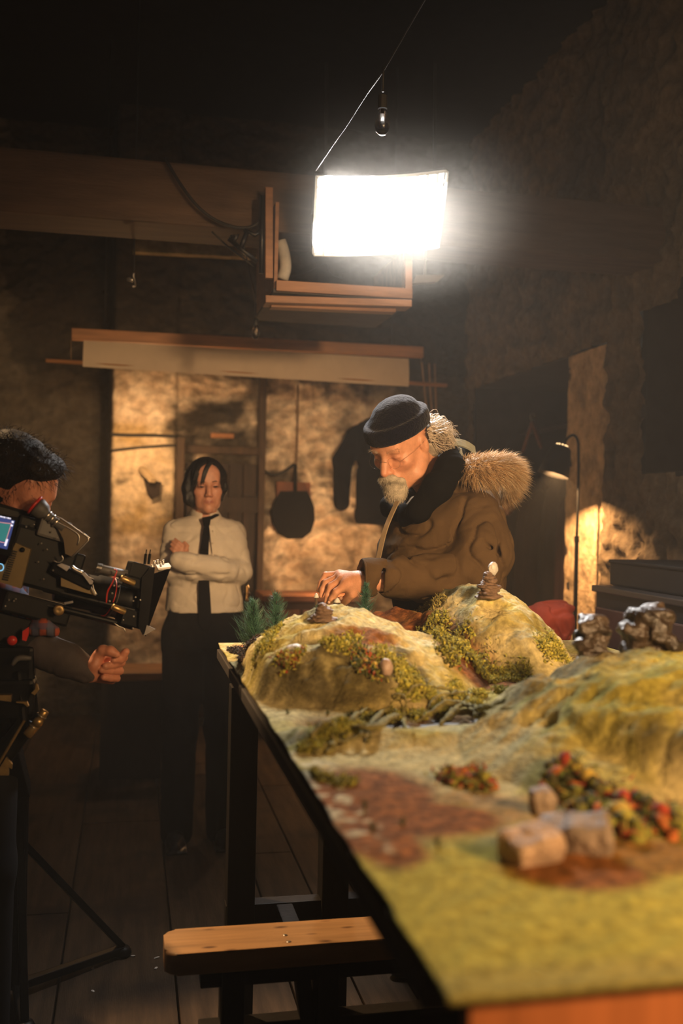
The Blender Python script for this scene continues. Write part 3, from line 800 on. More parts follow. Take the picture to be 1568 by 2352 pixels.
def add_head(S, fr, old=False, jaw=1.0, nose=1.0, ears=True, slim=0.0):
    S.ell((0, -.012, .036), (.074, .095, .086), .02, fr=fr)
    S.ell((0, .028, -.03), (.061 - slim * .5, .060, .085), .03, fr=fr)
    for s in (-1, 1):
        S.chain([(s * .056 * jaw, -.005, -.045), (s * (.046 * jaw - slim * .55), .03 + slim * .6, -.085), (0.0, .072, -.104)], [.018 - slim * .5, .019 - slim * .4, .017 - slim * .2], .03, fr=fr)
        S.ell((s * .044, .058, -.026), (.021, .020, .019), .02, fr=fr)
        if slim: S.ell((s * .032, .050, -.062), (.021, .026, .032), .025, fr=fr)
    S.ell((0, .081, -.103), (.018, .014, .015), .02, fr=fr)
    S.cap((-.034, .076, .020), (.034, .076, .020), .014, k=.018, fr=fr)
    S.ell((0, .066, .055), (.050, .026, .04), .03, fr=fr)
    for s in (-1, 1):
        S.ell((s * .032, .101, -.002), (.020, .017, .0135), .012, fr=fr, sub=True)
        S.ell((s * .032, .0735, -.001), (.0165, .0155, .0125), .004, fr=fr)
        S.cap((s * .019, .0875, -.004), (s * .046, .0825, -.005), .0016, k=.003, fr=fr, sub=True)     # lid line
        if old: S.cap((s * .018, .088, -.016), (s * .046, .079, -.020), .003, .003, k=.006, fr=fr, sub=True)
    S.chain([(0, .089, .012), (0, .103, -.018), (0, .113 * nose, -.036)], [.0085, .010, .0125], .014, fr=fr)
    for s in (-1, 1):
        S.ell((s * .0125, .100, -.040), (.0085, .012, .009), .007, fr=fr)
        S.cap((s * .020, .098, -.034), (s * .033, .083, -.066), .0035, k=.008, fr=fr, sub=True)        # fold beside the mouth
    S.ell((0, .081, -.068), (.027, .019, .020), .015, fr=fr)
    for s in (-1, 1): S.chain([(s * .024, .086, -.070), (s * .010, .0965, -.0640), (0, .0960, -.0648)], [.003, .0046, .0044], .005, fr=fr)
    S.chain([(-.021, .087, -.0725), (0, .0960, -.0765), (.021, .087, -.0725)], [.003, .0060, .003], .005, fr=fr)
    S.chain([(-.025, .091, -.0700), (0, .1030, -.0698), (.025, .091, -.0700)], [.0014, .0018, .0014], .003, fr=fr, sub=True)
    if ears:
        for s in (-1, 1):
            S.ell((s * .075, -.012, -.004), (.009, .020, .031), .006, rot=rotm((1, 0, 0), -12), fr=fr)
            S.ell((s * .084, -.008, -.002), (.008, .010, .019), .006, fr=fr, sub=True)
def skin_col(fr, base, lips, shade):
    base = np.array(base)
    def f(V):
        q = fr.l(V); c = np.ones_like(V) * base
        def m(cx, cy, cz, r, e): return np.exp(-((((np.abs(q[:, 0]) - cx) / r[0]) ** 2 + ((q[:, 1] - cy) / r[1]) ** 2 + ((q[:, 2] - cz) / r[2]) ** 2)) ** e)[:, None]
        t = m(0, .093, -.0705, (.025, .02, .009), 2); c = c * (1 - t) + np.array(lips) * t
        t = 0.45 * m(0, .112, -.038, (.018, .02, .016), 1) + 0.30 * m(.044, .07, -.03, (.025, .03, .022), 1)
        c = c * (1 - t) + np.array(shade) * t
        t = 0.35 * m(.032, .085, 0, (.022, .02, .012), 2); c = c * (1 - t) + np.array(shade) * 0.7 * t
        return c
    return f
M_skin = mat('skin', (1, 1, 1), 0.48, attr=True, var=0.10, scale=60, bump=0.12, bscale=260, sss=0.12)
def ribbon(mb, pts, wid, side, thick):
    """strap with thickness along pts; side = width direction(s)"""
    pts = np.array(pts, float); n = len(pts); wid = np.full(n, wid) if np.isscalar(wid) else np.array(wid)
    t = np.gradient(pts, axis=0); side = np.array(side, float)
    if side.ndim == 1: side = np.tile(side, (n, 1))
    nm = np.cross(t, side); nm /= np.linalg.norm(nm, axis=1)[:, None] + 1e-12
    vs = []
    for i in range(n):
        for sx, sn in ((-1, -1), (1, -1), (1, 1), (-1, 1)):
            vs.append(pts[i] + side[i] * sx * wid[i] / 2 + nm[i] * sn * thick / 2)
    fs = [(0, 3, 2, 1), tuple((n - 1) * 4 + k for k in range(4))]
    for i in range(n - 1):
        for k in range(4): fs.append((i * 4 + k, i * 4 + (k + 1) % 4, i * 4 + 4 + (k + 1) % 4, i * 4 + 4 + k))
    return mb.add(vs, fs)
def spline(pts, n):
    """Catmull-Rom through points"""
    p = np.array(pts, float); p = np.vstack([2 * p[0] - p[1], p, 2 * p[-1] - p[-2]])
    out = []
    m_ = len(p) - 3
    for u in np.linspace(0, m_ - 1e-6, n):
        i = int(u); t = u - i; a, b, c, d = p[i:i + 4]
        out.append(0.5 * (2 * b + (c - a) * t + (2 * a - 5 * b + 4 * c - d) * t * t + (3 * b - a - 3 * c + d) * t ** 3))
    return np.array(out)
def folds(amp, sc, dirs, seed=0.0):
    dirs = np.array(dirs, float)
    def f(P):
        q = P @ dirs.T * sc + seed
        n = noise3(q + .35 * noise3(q * .6 + 11)[..., None])
        return amp * 1.25 * np.exp(-(n / .075) ** 2) - amp * 0.9 * noise3(q * 1.3 + 7) - .25 * amp
    return f

# ---- the woman with folded arms
def woman():
    O = np.array([0.318, 4.30, 0.0])
    B = Frame(O, (1, 0, 0), (0, -1, 0), (0, 0, 1))
    root = empty('person', O, 'woman in white shirt and black tie standing with folded arms before the plank door', 'person')
    H = head_frame(B.w((0.002, 0.0, 1.520)), 2, 2, 2, 0.925, (0, -1, 0))
    S = SDF(); add_head(S, H, jaw=0.80, nose=0.975, slim=.014, ears=False)
    S.cap((0, -.022, 1.455), (0, -.03, 1.36), .048, .054, .025, fr=B)
    S.loft([.86, .98, 1.08, 1.22, 1.32, 1.375, 1.40], [0] * 7, [-.01, -.005, 0, .005, -.01, -.025, -.03], [.15, .135, .115, .125, .13, .085, .05], [.095, .09, .085, .095, .08, .06, .045], .03, fr=B)
    for s, arm in ((-1, [(-.142, .02, 1.172), (-.04, .090, 1.165), (.06, .088, 1.162)]), (1, [(.156, .008, 1.150), (.05, .112, 1.170), (-.095, .138, 1.203)])):
        S.chain([(s * .120, -.015, 1.315)] + arm, [.036, .024, .024, .021], .004, fr=B)
    # her left hand laid over the right upper arm: four fingers side by side, thumb against them
    S.ell((-.102, .132, 1.240), (.026, .013, .024), .012, rot=rotm((0, 1, 0), 40), fr=B)
    for k, l in enumerate((.92, 1.0, .96, .78)):
        b = np.array([-.100 - .0075 * k, .134, 1.266 - .0115 * k]); d = np.array([-.030, -.006, .026]) * l
        S.chain([b + np.array([.018, 0, -.016]), b, b + d * .6, b + d * 1.15 + np.array([0, -.010, 0])], [.0085, .0085, .0078, .0062], .0035, fr=B)
    S.chain([(-.088, .142, 1.250), (-.083, .143, 1.268), (-.094, .136, 1.282)], [.0085, .008, .0065], .004, fr=B)
    S.ell((.080, .084, 1.163), (.030, .014, .024), .012, fr=B)
    for s in (-1, 1):
        S.chain([(s * .075, -.01, .88), (s * .085, .0, .48), (s * .09, -.015, .08)], [.078, .052, .036], .02, fr=B)
    sdf_obj(S, .0042, 'body', M_skin, root, skin_col(H, (.56, .265, .165), (.36, .12, .085), (.52, .19, .12)))
    # eyes: dark slits under lowered lids, lashes, brows
    M_wh = mat('black_bob_hair', (.007, .0055, .005), 0.45, var=0.4, scale=40, stretch=(6, 6, 0.6), bump=0.35, bscale=60)
    M_ey = mat('dark_eyes', (.035, .018, .012), 0.2)
    for s in (-1, 1):
        e = MB(); e.tube([H.w((s * x, y, z)) for x, y, z in ((.022, .0855, -.0045), (.028, .0885, -.0040), (.034, .0890, -.0040), (.041, .0860, -.0048))], [.0010, .0031, .0031, .0010], 6); e.build('eye', M_ey, root)
        e = MB(); e.tube([H.w((s * x, y, z)) for x, y, z in ((.017, .0885, -.003), (.027, .0915, .0002), (.038, .0895, .0), (.048, .082, -.004))], [.0006, .0012, .0014, .0008], 5); e.build('eyelashes', M_wh, root)
        e = MB(); e.tube([H.w((s * x, y, z)) for x, y, z in ((.014, .0945, .0185), (.030, .0955, .0235), (.048, .083, .020))], [.0015, .0024, .0012], 6); e.build('eyebrow', M_wh, root)
    # hair: bob with a part to her left and long fringe
    S = SDF()
    S.ell((0, -.022, .044), (.090, .106, .092), .01, fr=H)
    S.chain([(-.070, -.005, .05), (-.083, .004, -.01), (-.078, .012, -.062), (-.066, .020, -.088)], [.03, .030, .026, .010], .02, fr=H)
    S.chain([(.072, -.02, .05), (.079, -.022, -.01), (.070, -.028, -.062)], [.024, .020, .012], .02, fr=H)
    S.ell((0, -.075, -.02), (.075, .045, .075), .02, fr=H)
    S.ell((.006, .100, -.037), (.0595, .085, .086), .008, fr=H, sub=True)
    S.ell((.020, .088, .036), (.032, .05, .026), .01, rot=rotm((0, 1, 0), 40), fr=H, sub=True)
    def hd(P):
        q = H.l(P); a = np.arctan2(q[..., 0] - .02, q[..., 1] + .02)
        return .0016 * np.sin(a * 34 + 6 * noise3(q * 18)) + .0012 * noise3(np.stack([q[..., 0] * 160, q[..., 1] * 160, q[..., 2] * 16], -1))
    S.disp = hd
    hair = sdf_obj(S, .0040, 'hair', M_wh, root)
    f = MB()
    for k in range(14):
        t = (k / 6 * .26) if k < 7 else (.66 + (k - 7) / 6 * .34)
        top = np.array([.024 - .05 * t, .062 - .012 * t, .118 - .006 * t])
        end = np.array([-.026 - .050 * t + .003 * math.sin(k * 2.3), .0965 - .044 * t ** 1.6, .014 - .035 * t + .006 * math.sin(k * 5.1)])
        mid = (top + end) / 2 + np.array([-.004, .014, .012])
        pts = spline([H.w(top), H.w(mid), H.w(end)], 10)
        f.tube(pts, np.interp(np.linspace(0, 1, 10), [0, .5, 1], [.006, .0058, .0008]), 6)
    f.build('fringe', M_wh, root)
    # shirt
    M_sh = mat('white_cotton_shirt', (.66, .58, .47), 0.85, var=0.06, scale=20, bump=0.15, bscale=300)
    S = SDF()
    S.loft([.985, 1.04, 1.10, 1.20, 1.29, 1.345, 1.378, 1.395], [0.005, .004, 0, 0, 0, 0, 0, 0], [.0, .0, .0, .006, -.004, -.015, -.024, -.028],
           [.166, .162, .152, .146, .150, .136, .098, .060], [.122, .118, .112, .118, .105, .082, .064, .052], .03, fr=B, pw=2.2)
    for s, el in ((-1, (-.146, .025, 1.172)), (1, (.150, .025, 1.155))):
        S.chain([(s * .122, -.018, 1.320), el], [.055, .051], .03, fr=B)
    S.chain([(-.146, .03, 1.172), (-.04, .105, 1.165), (.09, .110, 1.160)], [.052, .050, .045], .012, fr=B)
    S.chain([(.150, .03, 1.155), (.05, .128, 1.172), (-.085, .150, 1.198)], [.053, .051, .043], .010, fr=B)
    S.cap((-.085, .150, 1.198), (-.115, .142, 1.206), .044, .040, .006, fr=B)
    for a, b_, r in [((.11, .17, 1.215), (.0, .20, 1.205), .006), ((.13, .15, 1.15), (.02, .18, 1.15), .007), ((-.15, .11, 1.165), (-.02, .17, 1.14), .006),
                     ((.15, .10, 1.29), (.185, .07, 1.19), .007), ((.12, .105, 1.31), (.15, .10, 1.2), .006), ((-.14, .10, 1.3), (-.185, .07, 1.22), .006),
                     ((.0, .18, 1.235), (-.06, .19, 1.20), .006), ((.10, .19, 1.195), (.03, .20, 1.235), .006), ((-.13, .12, 1.06), (-.05, .13, 1.03), .006),
                     ((.05, .12, 1.08), (.10, .12, 1.02), .005), ((.08, .115, 1.34), (.10, .125, 1.26), .005)]:
        S.cap(a, b_, r * .6, r, .012, fr=B, sub=True)
    f1, f2 = folds(.0034, 11.0, [(1, .2, .6), (0, 1, .2), (-.5, 0, .9)], 3.3), folds(.0009, 26, [(.35, .1, 1.2), (0, .8, .2), (-.9, 0, .3)], 5.3)
    S.disp = lambda P: f1(P) + f2(P)
    sdf_obj(S, .0045, 'shirt', M_sh, root)
    c = MB()                                           # turned-down collar
    for s in (-1, 1):
        a = np.linspace(PI * .5, PI * 1.42, 14); vs = []
        for i, t in enumerate(a):
            e_ = i / 13
            dx, dy = math.cos(t) * s * -1, -math.sin(t)
            dx = s * math.sin(t - PI * .5) if True else dx
            ang = (t - PI * .5)                        # 0 at the back, ~165 deg at the front
            X, Yf = s * math.sin(ang), -math.cos(ang)
            up = (X * .055, -.026 + Yf * .056, 1.427 - .016 * e_); lo = (X * (.070 + .012 * e_), -.026 + Yf * (.068 + .010 * e_), 1.392 - .014 * e_ - .030 * sstep(.55, 1, e_))
            vs += [B.w(up), B.w(lo)]
        n = len(a); vs2 = [v + np.array([0, 0, -.004]) * 0 - (v - B.w((0, -.026, v[2]))) * .05 for v in vs]
        fs = []
        for i in range(n - 1):
            q = 2 * i; fs += [(q, q + 2, q + 3, q + 1), (q + 2 * n, q + 1 + 2 * n, q + 3 + 2 * n, q + 2 + 2 * n), (q, q + 2 * n, q + 2 + 2 * n, q + 2), (q + 1, q + 3, q + 3 + 2 * n, q + 1 + 2 * n)]
        fs += [(0, 1, 1 + 2 * n, 2 * n), (2 * n - 2, 4 * n - 2, 4 * n - 1, 2 * n - 1)]
        c.add(vs + vs2, fs, True)
    c.build('collar', M_sh, root)
    pk = MB(); ribbon(pk, [B.w((.018 + .004 * k, .124, 1.352 - .03 * k)) for k in range(5)], .022, (1, 0, 0), .004)
    for k in range(4):
        pk.lathe([(0, 0), (.0045, 0), (.0045, .002), (0, .002)], B.w((.024, .128, 1.33 - .05 * k)), (0, -1, 0), 10)
    pk.build('button_placket', M_sh, root)
    tie = MB(); M_tie = mat('black_tie', (.0035, .003, .003), 0.8, spec=.08)
    tie.add([B.w(p) for p in [(-.020, .072, 1.385), (.018, .072, 1.393), (.012, .076, 1.352), (-.014, .076, 1.350), (-.020, .090, 1.384), (.018, .090, 1.392), (.012, .092, 1.352), (-.014, .092, 1.350)]],
            [(0, 1, 2, 3), (7, 6, 5, 4), (0, 4, 5, 1), (1, 5, 6, 2), (2, 6, 7, 3), (3, 7, 4, 0)])
    ribbon(tie, [B.w(p) for p in [(-.001, .096, 1.358), (-.006, .122, 1.31), (-.012, .134, 1.25), (-.014, .132, 1.18), (-.010, .134, 1.10), (-.006, .134, 1.02), (-.002, .132, .95), (0, .128, .915)]], [.022, .030, .036, .040, .046, .052, .054, .02], (1, 0, 0), .005)
    tie.beam(B.w((.012, .088, 1.382)), B.w((.045, .062, 1.398)), .022, .008)
    tie.build('necktie', M_tie, root)
    # trousers, belt, shoes
    S = SDF()
    S.loft([.83, .90, .97, 1.0], [.005] * 4, [0] * 4, [.168, .165, .158, .156], [.115, .115, .110, .108], .03, fr=B)
    for s in (-1, 1): S.chain([(s * .080, 0, .88), (s * .092, .004, .48), (s * .096, -.008, .035)], [.093, .075, .068], .03, fr=B)
    S.disp = folds(.002, 9.0, [(1, 0, .3), (0, 1, .3), (0, 0, .6)], 8.0)
    M_tr = mat('black_trousers', (.006, .0055, .0055), 0.9, spec=.08)
    sdf_obj(S, .008, 'trousers', M_tr, root)
    bl = MB(); bl.box(B.w((.0, .118, .965)), (.034, .006, .028), bev=.002); bl.build('belt_buckle', mat('dull_buckle', (.12, .09, .06), 0.45, metal=0.7), root)
    for s in (-1, 1):
        S = SDF(); S.chain([(s * .097, -.035, .035), (s * .105, .09, .026), (s * .108, .15, .020)], [.036, .036, .022], .02, fr=B)
        S.boxs((s * .102, .05, .006), (.045, .13, .006), k=.01, fr=B)
        sdf_obj(S, .007, 'shoe', mat('black_shoes', (.012, .011, .010), 0.4), root)
woman()

# ---- the man bending over the far end of the table
def man():
    O = np.array([0.98, 3.05, 0.0])
    root = empty('person', O, 'grey-bearded man in navy beanie and olive parka bending over the table', 'person')
    H = head_frame(atY(920, 1022, 2.975), 40, 30, 0, 1.03)
    S = SDF(); add_head(S, H, old=True, jaw=1.08, nose=1.02)
    for k in range(3): S.cap(H.w((-.04, .088 - .004 * k, .046 + .013 * k)), H.w((.04, .088 - .004 * k, .046 + .013 * k)), .0016, k=.004, sub=True)
    for s in (-1, 1): S.chain([H.w((s * .046, .080, .004)), H.w((s * .060, .062, .002)), H.w((s * .064, .052, -.008))], [.0018, .0018, .001], .004, sub=True)
    S.cap(H.w((0, -.035, -.05)), (0.99, 3.03, 1.47), .058, .07, .03)
    S.loft([.88, 1.05, 1.25, 1.38, 1.46], [1.0, .99, .98, .985, .99], [3.05] * 5, [.12, .12, .125, .11, .06], [.17, .17, .18, .17, .07], .04)
    S.chain([(1.03, 2.90, 1.40), (.99, 2.80, 1.235), (.72, 2.77, 1.224)], [.05, .042, .030], .02)
    S.chain([(.93, 3.19, 1.40), (.95, 3.25, 1.18), (.86, 3.10, 1.10)], [.05, .042, .03], .02)
    S.ell((.83, 3.03, 1.095), (.05, .04, .018), .01)
    for k in range(4): S.cap((.80, 3.04 - .02 * k, 1.095), (.745, 3.03 - .024 * k, 1.085), .010, .008, .004)
    S.cap((.84, 3.00, 1.09), (.80, 2.97, 1.085), .011, .009, .005)
    for s in (-1, 1): S.chain([(1.0, 3.05 + s * .09, .9), (1.0, 3.05 + s * .10, .48), (1.02, 3.05 + s * .10, .08)], [.09, .06, .04], .02)
    # left hand reaching down with curved fingers: (pixel x, y, depth) joints
    def J(x, y, Y): return atY(x, y, Y)
    Hd = SDF(); wr = J(838, 1337, 2.765)
    Hd.cap((.72, 2.77, 1.224), wr, .030, .027, .01)
    Hd.ell((wr + J(800, 1333, 2.79)) / 2, (.033, .022, .026), .02)
    for (kx, ky, kY), mid, tip, r in [
            ((779, 1319, 2.835), (747, 1320, 2.85), (731, 1356, 2.85), (.0105, .0085, .0065)),
            ((781, 1324, 2.815), (748, 1338, 2.83), (737, 1368, 2.83), (.0112, .0095, .0072)),
            ((786, 1331, 2.795), (760, 1346, 2.805), (749, 1384, 2.81), (.0118, .0100, .0076)),
            ((797, 1343, 2.775), (772, 1359, 2.78), (756, 1389, 2.80), (.0122, .0105, .0080))]:
        k = J(kx, ky, kY); m_ = J(*mid); t = J(*tip); d = m_ + (t - m_) * .52 + (m_ - k) * .06
        Hd.chain([wr * .75 + k * .25, k], [.020, .0135], .016)
        Hd.chain([k, m_, d, t], [r[0] * 1.05, r[1], r[1] * .92, r[2]], .0045)
        Hd.ell(k, (.0115,) * 3, .006)
    Hd.chain([J(822, 1350, 2.765), J(808, 1364, 2.77), J(795, 1377, 2.785), J(786, 1391, 2.80)], [.0175, .013, .0112, .008], .008)
    Hd.ell(J(806, 1345, 2.775), (.030, .016, .020), .014)
    V_ = skin_col(H, (.60, .285, .165), (.40, .17, .12), (.58, .20, .13))
    sdf_obj(S, .0034, 'body', M_skin, root, V_, extra=(Hd, .0022))
    M_nl = mat('pale_nail', (.70, .42, .30), 0.3)
    for p, Y in (((756, 1383), 2.788), ((783, 1374), 2.772)):
        nl = MB(); c = J(*p, Y); nl.lathe([(0, 0), (.005, 0), (.0045, .0015), (0, .002)], c, J(p[0] - 3, p[1] - 3, Y - .05) - c, 10); nl.build('fingernail', M_nl, root)
    # beanie with turned-up band
    M_be = mat('navy_knit_beanie', (.0045, .005, .012), 0.95, var=0.35, scale=90, bump=0.5, bscale=160, sheen=0.12, spec=.05)
    S = SDF()
    S.ell((0, -.013, .044), (.0870, .1125, .0950), .008, fr=H)
    S.ell((0, -.025, .108), (.05, .06, .026), .03, fr=H)
    S.boxs((0, 0, -.054), (.2, .2, .10), rd=.002, k=.004, fr=H, sub=True)
    zs = [.041, .047, .066, .084, .090]
    S.loft(zs, [0] * 5, [-.011] * 5, [.087, .0910, .0925, .0905, .085], [.114, .1190, .1205, .1180, .110], .004, fr=H)
    S.disp = lambda P: .0010 * noise3(P * 230) + .0016 * noise3(P * 60)
    sdf_obj(S, .0034, 'beanie', M_be, root)
    # hair: wavy grey locks at the back and side
    hb = MB(); n = 1150
    for k in range(n):
        a = rng.random() ** 0.9; sd = 1 if rng.random() < .75 else -1
        ph = a * 2.1                                     # 0 = just behind the ear, 2.1 = nape
        r0 = np.array([sd * .084 * math.cos(ph * .72), -.030 - .092 * math.sin(ph * .70), rng.uniform(-.012, .034)])
        ln = rng.uniform(.045, .088); out = np.array([sd * .30 * math.cos(ph * .7) + rng.normal() * .16, -.70 - .35 * math.sin(ph), rng.uniform(-.55, .30)])
        out /= np.linalg.norm(out)
        w1, w2 = rng.uniform(0, 6.28), rng.uniform(4.5, 9.5); amp = rng.uniform(.006, .013)
        pts = []
        for t in np.linspace(0, 1, 16):
            p = H.l(H.w(r0 + out * ln * t) + np.array([.012 * t, 0, -.060 * t * t]))
            p = p + amp * np.array([math.sin(w1 + w2 * t) - math.sin(w1), .6 * (math.cos(w1 + w2 * t) - math.cos(w1)), math.cos(w1 * 2 + w2 * t) - math.cos(w1 * 2)]) * min(1, t * 2)
            pts.append(H.w(p))
        hb.tube(pts, np.interp(np.linspace(0, 1, 16), [0, .4, 1], [.0012, .0011, .0003]), 4, cap=False)
    M_gh = mat('grey_wavy_hair', (.50, .42, .33), 0.45, var=0.3, scale=30)
    hb.build('hair', M_gh, root)
    S = SDF(); S.ell((0, -.072, -.008), (.078, .062, .050), .02, fr=H); S.ell((.060, -.075, -.035), (.026, .042, .042), .02, fr=H); S.ell((.0, -.118, -.020), (.055, .035, .045), .02, fr=H); S.ell((0, .030, 0), (.12, .065, .12), .01, fr=H, sub=True)
    S.disp = lambda P: .003 * noise3(P * [60, 60, 28])
    sdf_obj(S, .005, 'hair_underside', mat('grey_hair_underside', (.30, .25, .19), 0.7, var=0.4, scale=60, bump=0.5), root)
    # moustache and goatee
    S = SDF()
    S.chain([(-.036, .088, -.075), (-.016, .108, -.058), (0, .111, -.055), (.016, .108, -.058), (.036, .088, -.075)], [.007, .0115, .0115, .0115, .007], .008, fr=H)
    S.ell((0, .092, -.112), (.036, .028, .034), .01, fr=H); S.ell((0, .094, -.088), (.026, .018, .014), .01, fr=H)
    for s in (-1, 1): S.chain([(s * .034, .088, -.076), (s * .03, .086, -.105)], [.009, .012], .01, fr=H)
    S.disp = lambda P: .0016 * noise3(np.stack([H.l(P)[..., 0] * 190, H.l(P)[..., 1] * 190, H.l(P)[..., 2] * 50], -1))
    M_bd = mat('grey_beard', (.44, .38, .29), 0.75, var=0.3, scale=80, bump=0.4)
    beard = sdf_obj(S, .0034, 'beard', M_bd, root)
    co = np.array([v.co for v in beard.data.vertices]); nr = np.array([v.normal for v in beard.data.vertices])
    ix = rng.choice(len(co), 1500)
    V, F = spikes(co[ix] - nr[ix] * .001, nr[ix] * .5 + H.R @ np.array([0, .15, -1.0]), .008, .0005, seg=2, jit=.3)
    mesh_obj('beard_hairs', V, F, mat('pale_beard_hairs', (.62, .55, .44), 0.6), root)
    for s in (-1, 1):
        br = []
        for k in range(60):
            t = rng.random(); br.append((H.w((s * (.012 + .036 * t), .0935 - .014 * t, .022 + .006 * math.sin(t * 3) + rng.normal() * .0015)), H.R @ np.array([s * .8, .45, .25])))
        V, F = spikes([b[0] for b in br], [b[1] for b in br], .013, .0007, seg=2)
        mesh_obj('eyebrow', V, F, M_gh, root)
    g = MB()                                             # thin wire spectacles
    for s in (-1, 1):
        g.tube([H.w((s * (.034 + .021 * math.cos(a)), .1055 - .006 * abs(math.cos(a)), -.010 + .017 * math.sin(a))) for a in np.linspace(0, 2 * PI, 25)], .0003, 5, cap=False)
        g.tube([H.w((s * .055, .100, -.008)), H.w((s * .077, .05, 0)), H.w((s * .079, -.02, .005))], .0003, 5)
    g.tube([H.w((-.013, .106, -.006)), H.w((0, .109, -.002)), H.w((.013, .106, -.006))], .0005, 5)
    g.build('spectacles', mat('spectacle_wire', (.10, .08, .06), 0.3, metal=0.8), root)
    # parka
    M_pk = mat('olive_brown_parka', (.092, .056, .026), 0.9, spec=.15, var=0.12, scale=10, bump=0.12, bscale=220)
    S = SDF()
    S.loft([1.02, 1.12, 1.22, 1.32, 1.40, 1.455, 1.50], [1.005, .985, .972, .975, .985, .995, 1.0], [3.05] * 7, [.165, .190, .203, .196, .170, .130, .085], [.215, .215, .222, .235, .225, .185, .12], .04, pw=2.2)
    S.chain([(1.030, 2.885, 1.405), (1.030, 2.815, 1.31), (1.000, 2.79, 1.242)], [.088, .082, .074], .045)
    S.chain([(1.000, 2.79, 1.242), (.85, 2.775, 1.236), (.668, 2.765, 1.236)], [.070, .063, .054], .022)
    S.chain([(.93, 3.21, 1.40), (.95, 3.26, 1.20), (.87, 3.12, 1.12)], [.09, .075, .06], .03)
    S.ell((1.06, 3.05, 1.47), (.10, .13, .085), .05)                                        # the hood lying on the back
    S.boxs((.76, 3.0, 1.02), (.19, .4, .13), k=.03, sub=True)
    S.ell((.70, 3.06, 1.40), (.075, .08, .20), .03, rot=rotm((0, 1, 0), 14), sub=True)       # open front
    S.boxs((.55, 2.765, 1.236), (.10, .12, .12), k=.003, sub=True); S.cap((.58, 2.765, 1.236), (.70, 2.765, 1.234), .037, .037, .004, sub=True)            # hollow cuff
    def Q(x, y, Y): return atY(x, y, Y)
    for a, b_, r in [((1120, 1290, 2.71), (1040, 1330, 2.70), .010), ((1150, 1270, 2.74), (1085, 1235, 2.72), .009), ((975, 1190, 2.82), (905, 1290, 2.79), .011),
                     ((940, 1180, 2.83), (890, 1270, 2.81), .008), ((1010, 1190, 2.79), (945, 1280, 2.78), .009), ((1075, 1150, 2.79), (985, 1210, 2.79), .008),
                     ((1065, 1300, 2.70), (1010, 1345, 2.71), .007), ((1140, 1360, 2.73), (1060, 1350, 2.71), .007), ((900, 1300, 2.71), (880, 1350, 2.70), .005),
                     ((1110, 1120, 2.82), (1040, 1160, 2.80), .007), ((1125, 1150, 2.81), (1060, 1200, 2.77), .008), ((1060, 1240, 2.74), (990, 1275, 2.74), .010), ((960, 1160, 2.84), (925, 1220, 2.82), .007)]:
        S.cap(Q(*a), Q(*b_), r * .7, r * 1.35, .014, sub=True)
    fa, fb_ = folds(.0085, 9.0, [(1, .2, -.9), (.1, 1, .2), (.8, .1, .9)], 1.7), folds(.0022, 24, [(1, .2, -.9), (.1, 1, .2), (.5, .1, .6)], 6.1)
    S.disp = lambda P: fa(P) + fb_(P)
    sdf_obj(S, .0055, 'parka', M_pk, root)
    cf = MB(); cf.tube([(.653, 2.765 + .0490 * math.cos(a), 1.236 + .0490 * math.sin(a)) for a in np.linspace(0, 2 * PI, 33)], .0042, 6, cap=False); cf.build('cuff_hem', M_pk, root)
    zp = MB(); ribbon(zp, spline([atY(912, 1152, 2.90), atY(885, 1215, 2.86), atY(868, 1285, 2.86)], 10), .020, (.5, -.6, .1), .004)
    zp.build('front_placket', mat('rim_lit_placket', (.30, .22, .13), 0.6), root)  # placket edge coloured pale for the rim light along it
    S = SDF()                                                                                # dark clothes under the open parka, scarf round the neck
    S.loft([.92, 1.1, 1.25, 1.36, 1.45], [1.0, .985, .95, .95, .965], [3.04] * 5, [.145, .155, .150, .135, .10], [.19, .19, .19, .19, .13], .03)
    sdf_obj(S, .009, 'sweater', mat('black_sweater', (.005, .0045, .0045), 0.9, spec=.08), root)
    S = SDF()
    sc = [atY(940, 1192, 2.95), atY(962, 1172, 2.88), atY(1006, 1118, 2.855), atY(1034, 1072, 2.89), atY(1050, 1045, 3.0), (1.0, 3.13, 1.57), (.90, 3.16, 1.50), (.82, 3.08, 1.44), atY(940, 1192, 2.95)]
    S.chain(sc, [.026, .034, .044, .042, .038, .04, .04, .036, .03], .02)
    S.disp = folds(.0025, 12, [(1, 0, .4), (0, 1, .4), (.3, .3, 1)], 5)
    sdf_obj(S, .0055, 'scarf', mat('black_scarf', (.0045, .0042, .004), 0.95, spec=.08), root)
    hd = MB()
    for p in ([(1026, 1022, 2.98), (1048, 1016, 2.96), (1072, 1022, 2.95), (1090, 1034, 2.96)], [(1052, 1034, 2.93), (1060, 1040, 2.90), (1049, 1058, 2.90)]):
        q = spline([atY(*k) for k in p], 9); ribbon(hd, q, .030, (.1, .6, .75), .006)
    hd.build('hood_edge', mat('lit_hood_edge_cloth', (.26, .27, .22), 0.8), root)  # hood edge paler than the parka, the light on it painted in
    # fur trim of the hood
    path = spline([atY(1072, 1072, 2.90), atY(1105, 1078, 2.86), atY(1150, 1072, 2.88), atY(1172, 1085, 2.98), (1.20, 3.10, 1.50), (1.14, 3.20, 1.50)], 60)
    S = SDF(); S.chain(path[::6], [.024, .030, .032, .032, .030, .028, .026, .024, .022, .02], .02)
    M_fur = mat('tan_fur', (.46, .29, .14), 0.7, var=0.35, scale=20)
    fur = sdf_obj(S, .008, 'fur_trim', M_fur, root)
    co = np.array([v.co for v in fur.data.vertices]); nr = np.array([v.normal for v in fur.data.vertices]); ix = rng.choice(len(co), 5200)
    V, F = spikes(co[ix] - nr[ix] * .004, nr[ix] * .9 + np.array([.55, -.1, .05]), .034, .0011, droop=(.15, 0, -.35), seg=3, jit=.35)
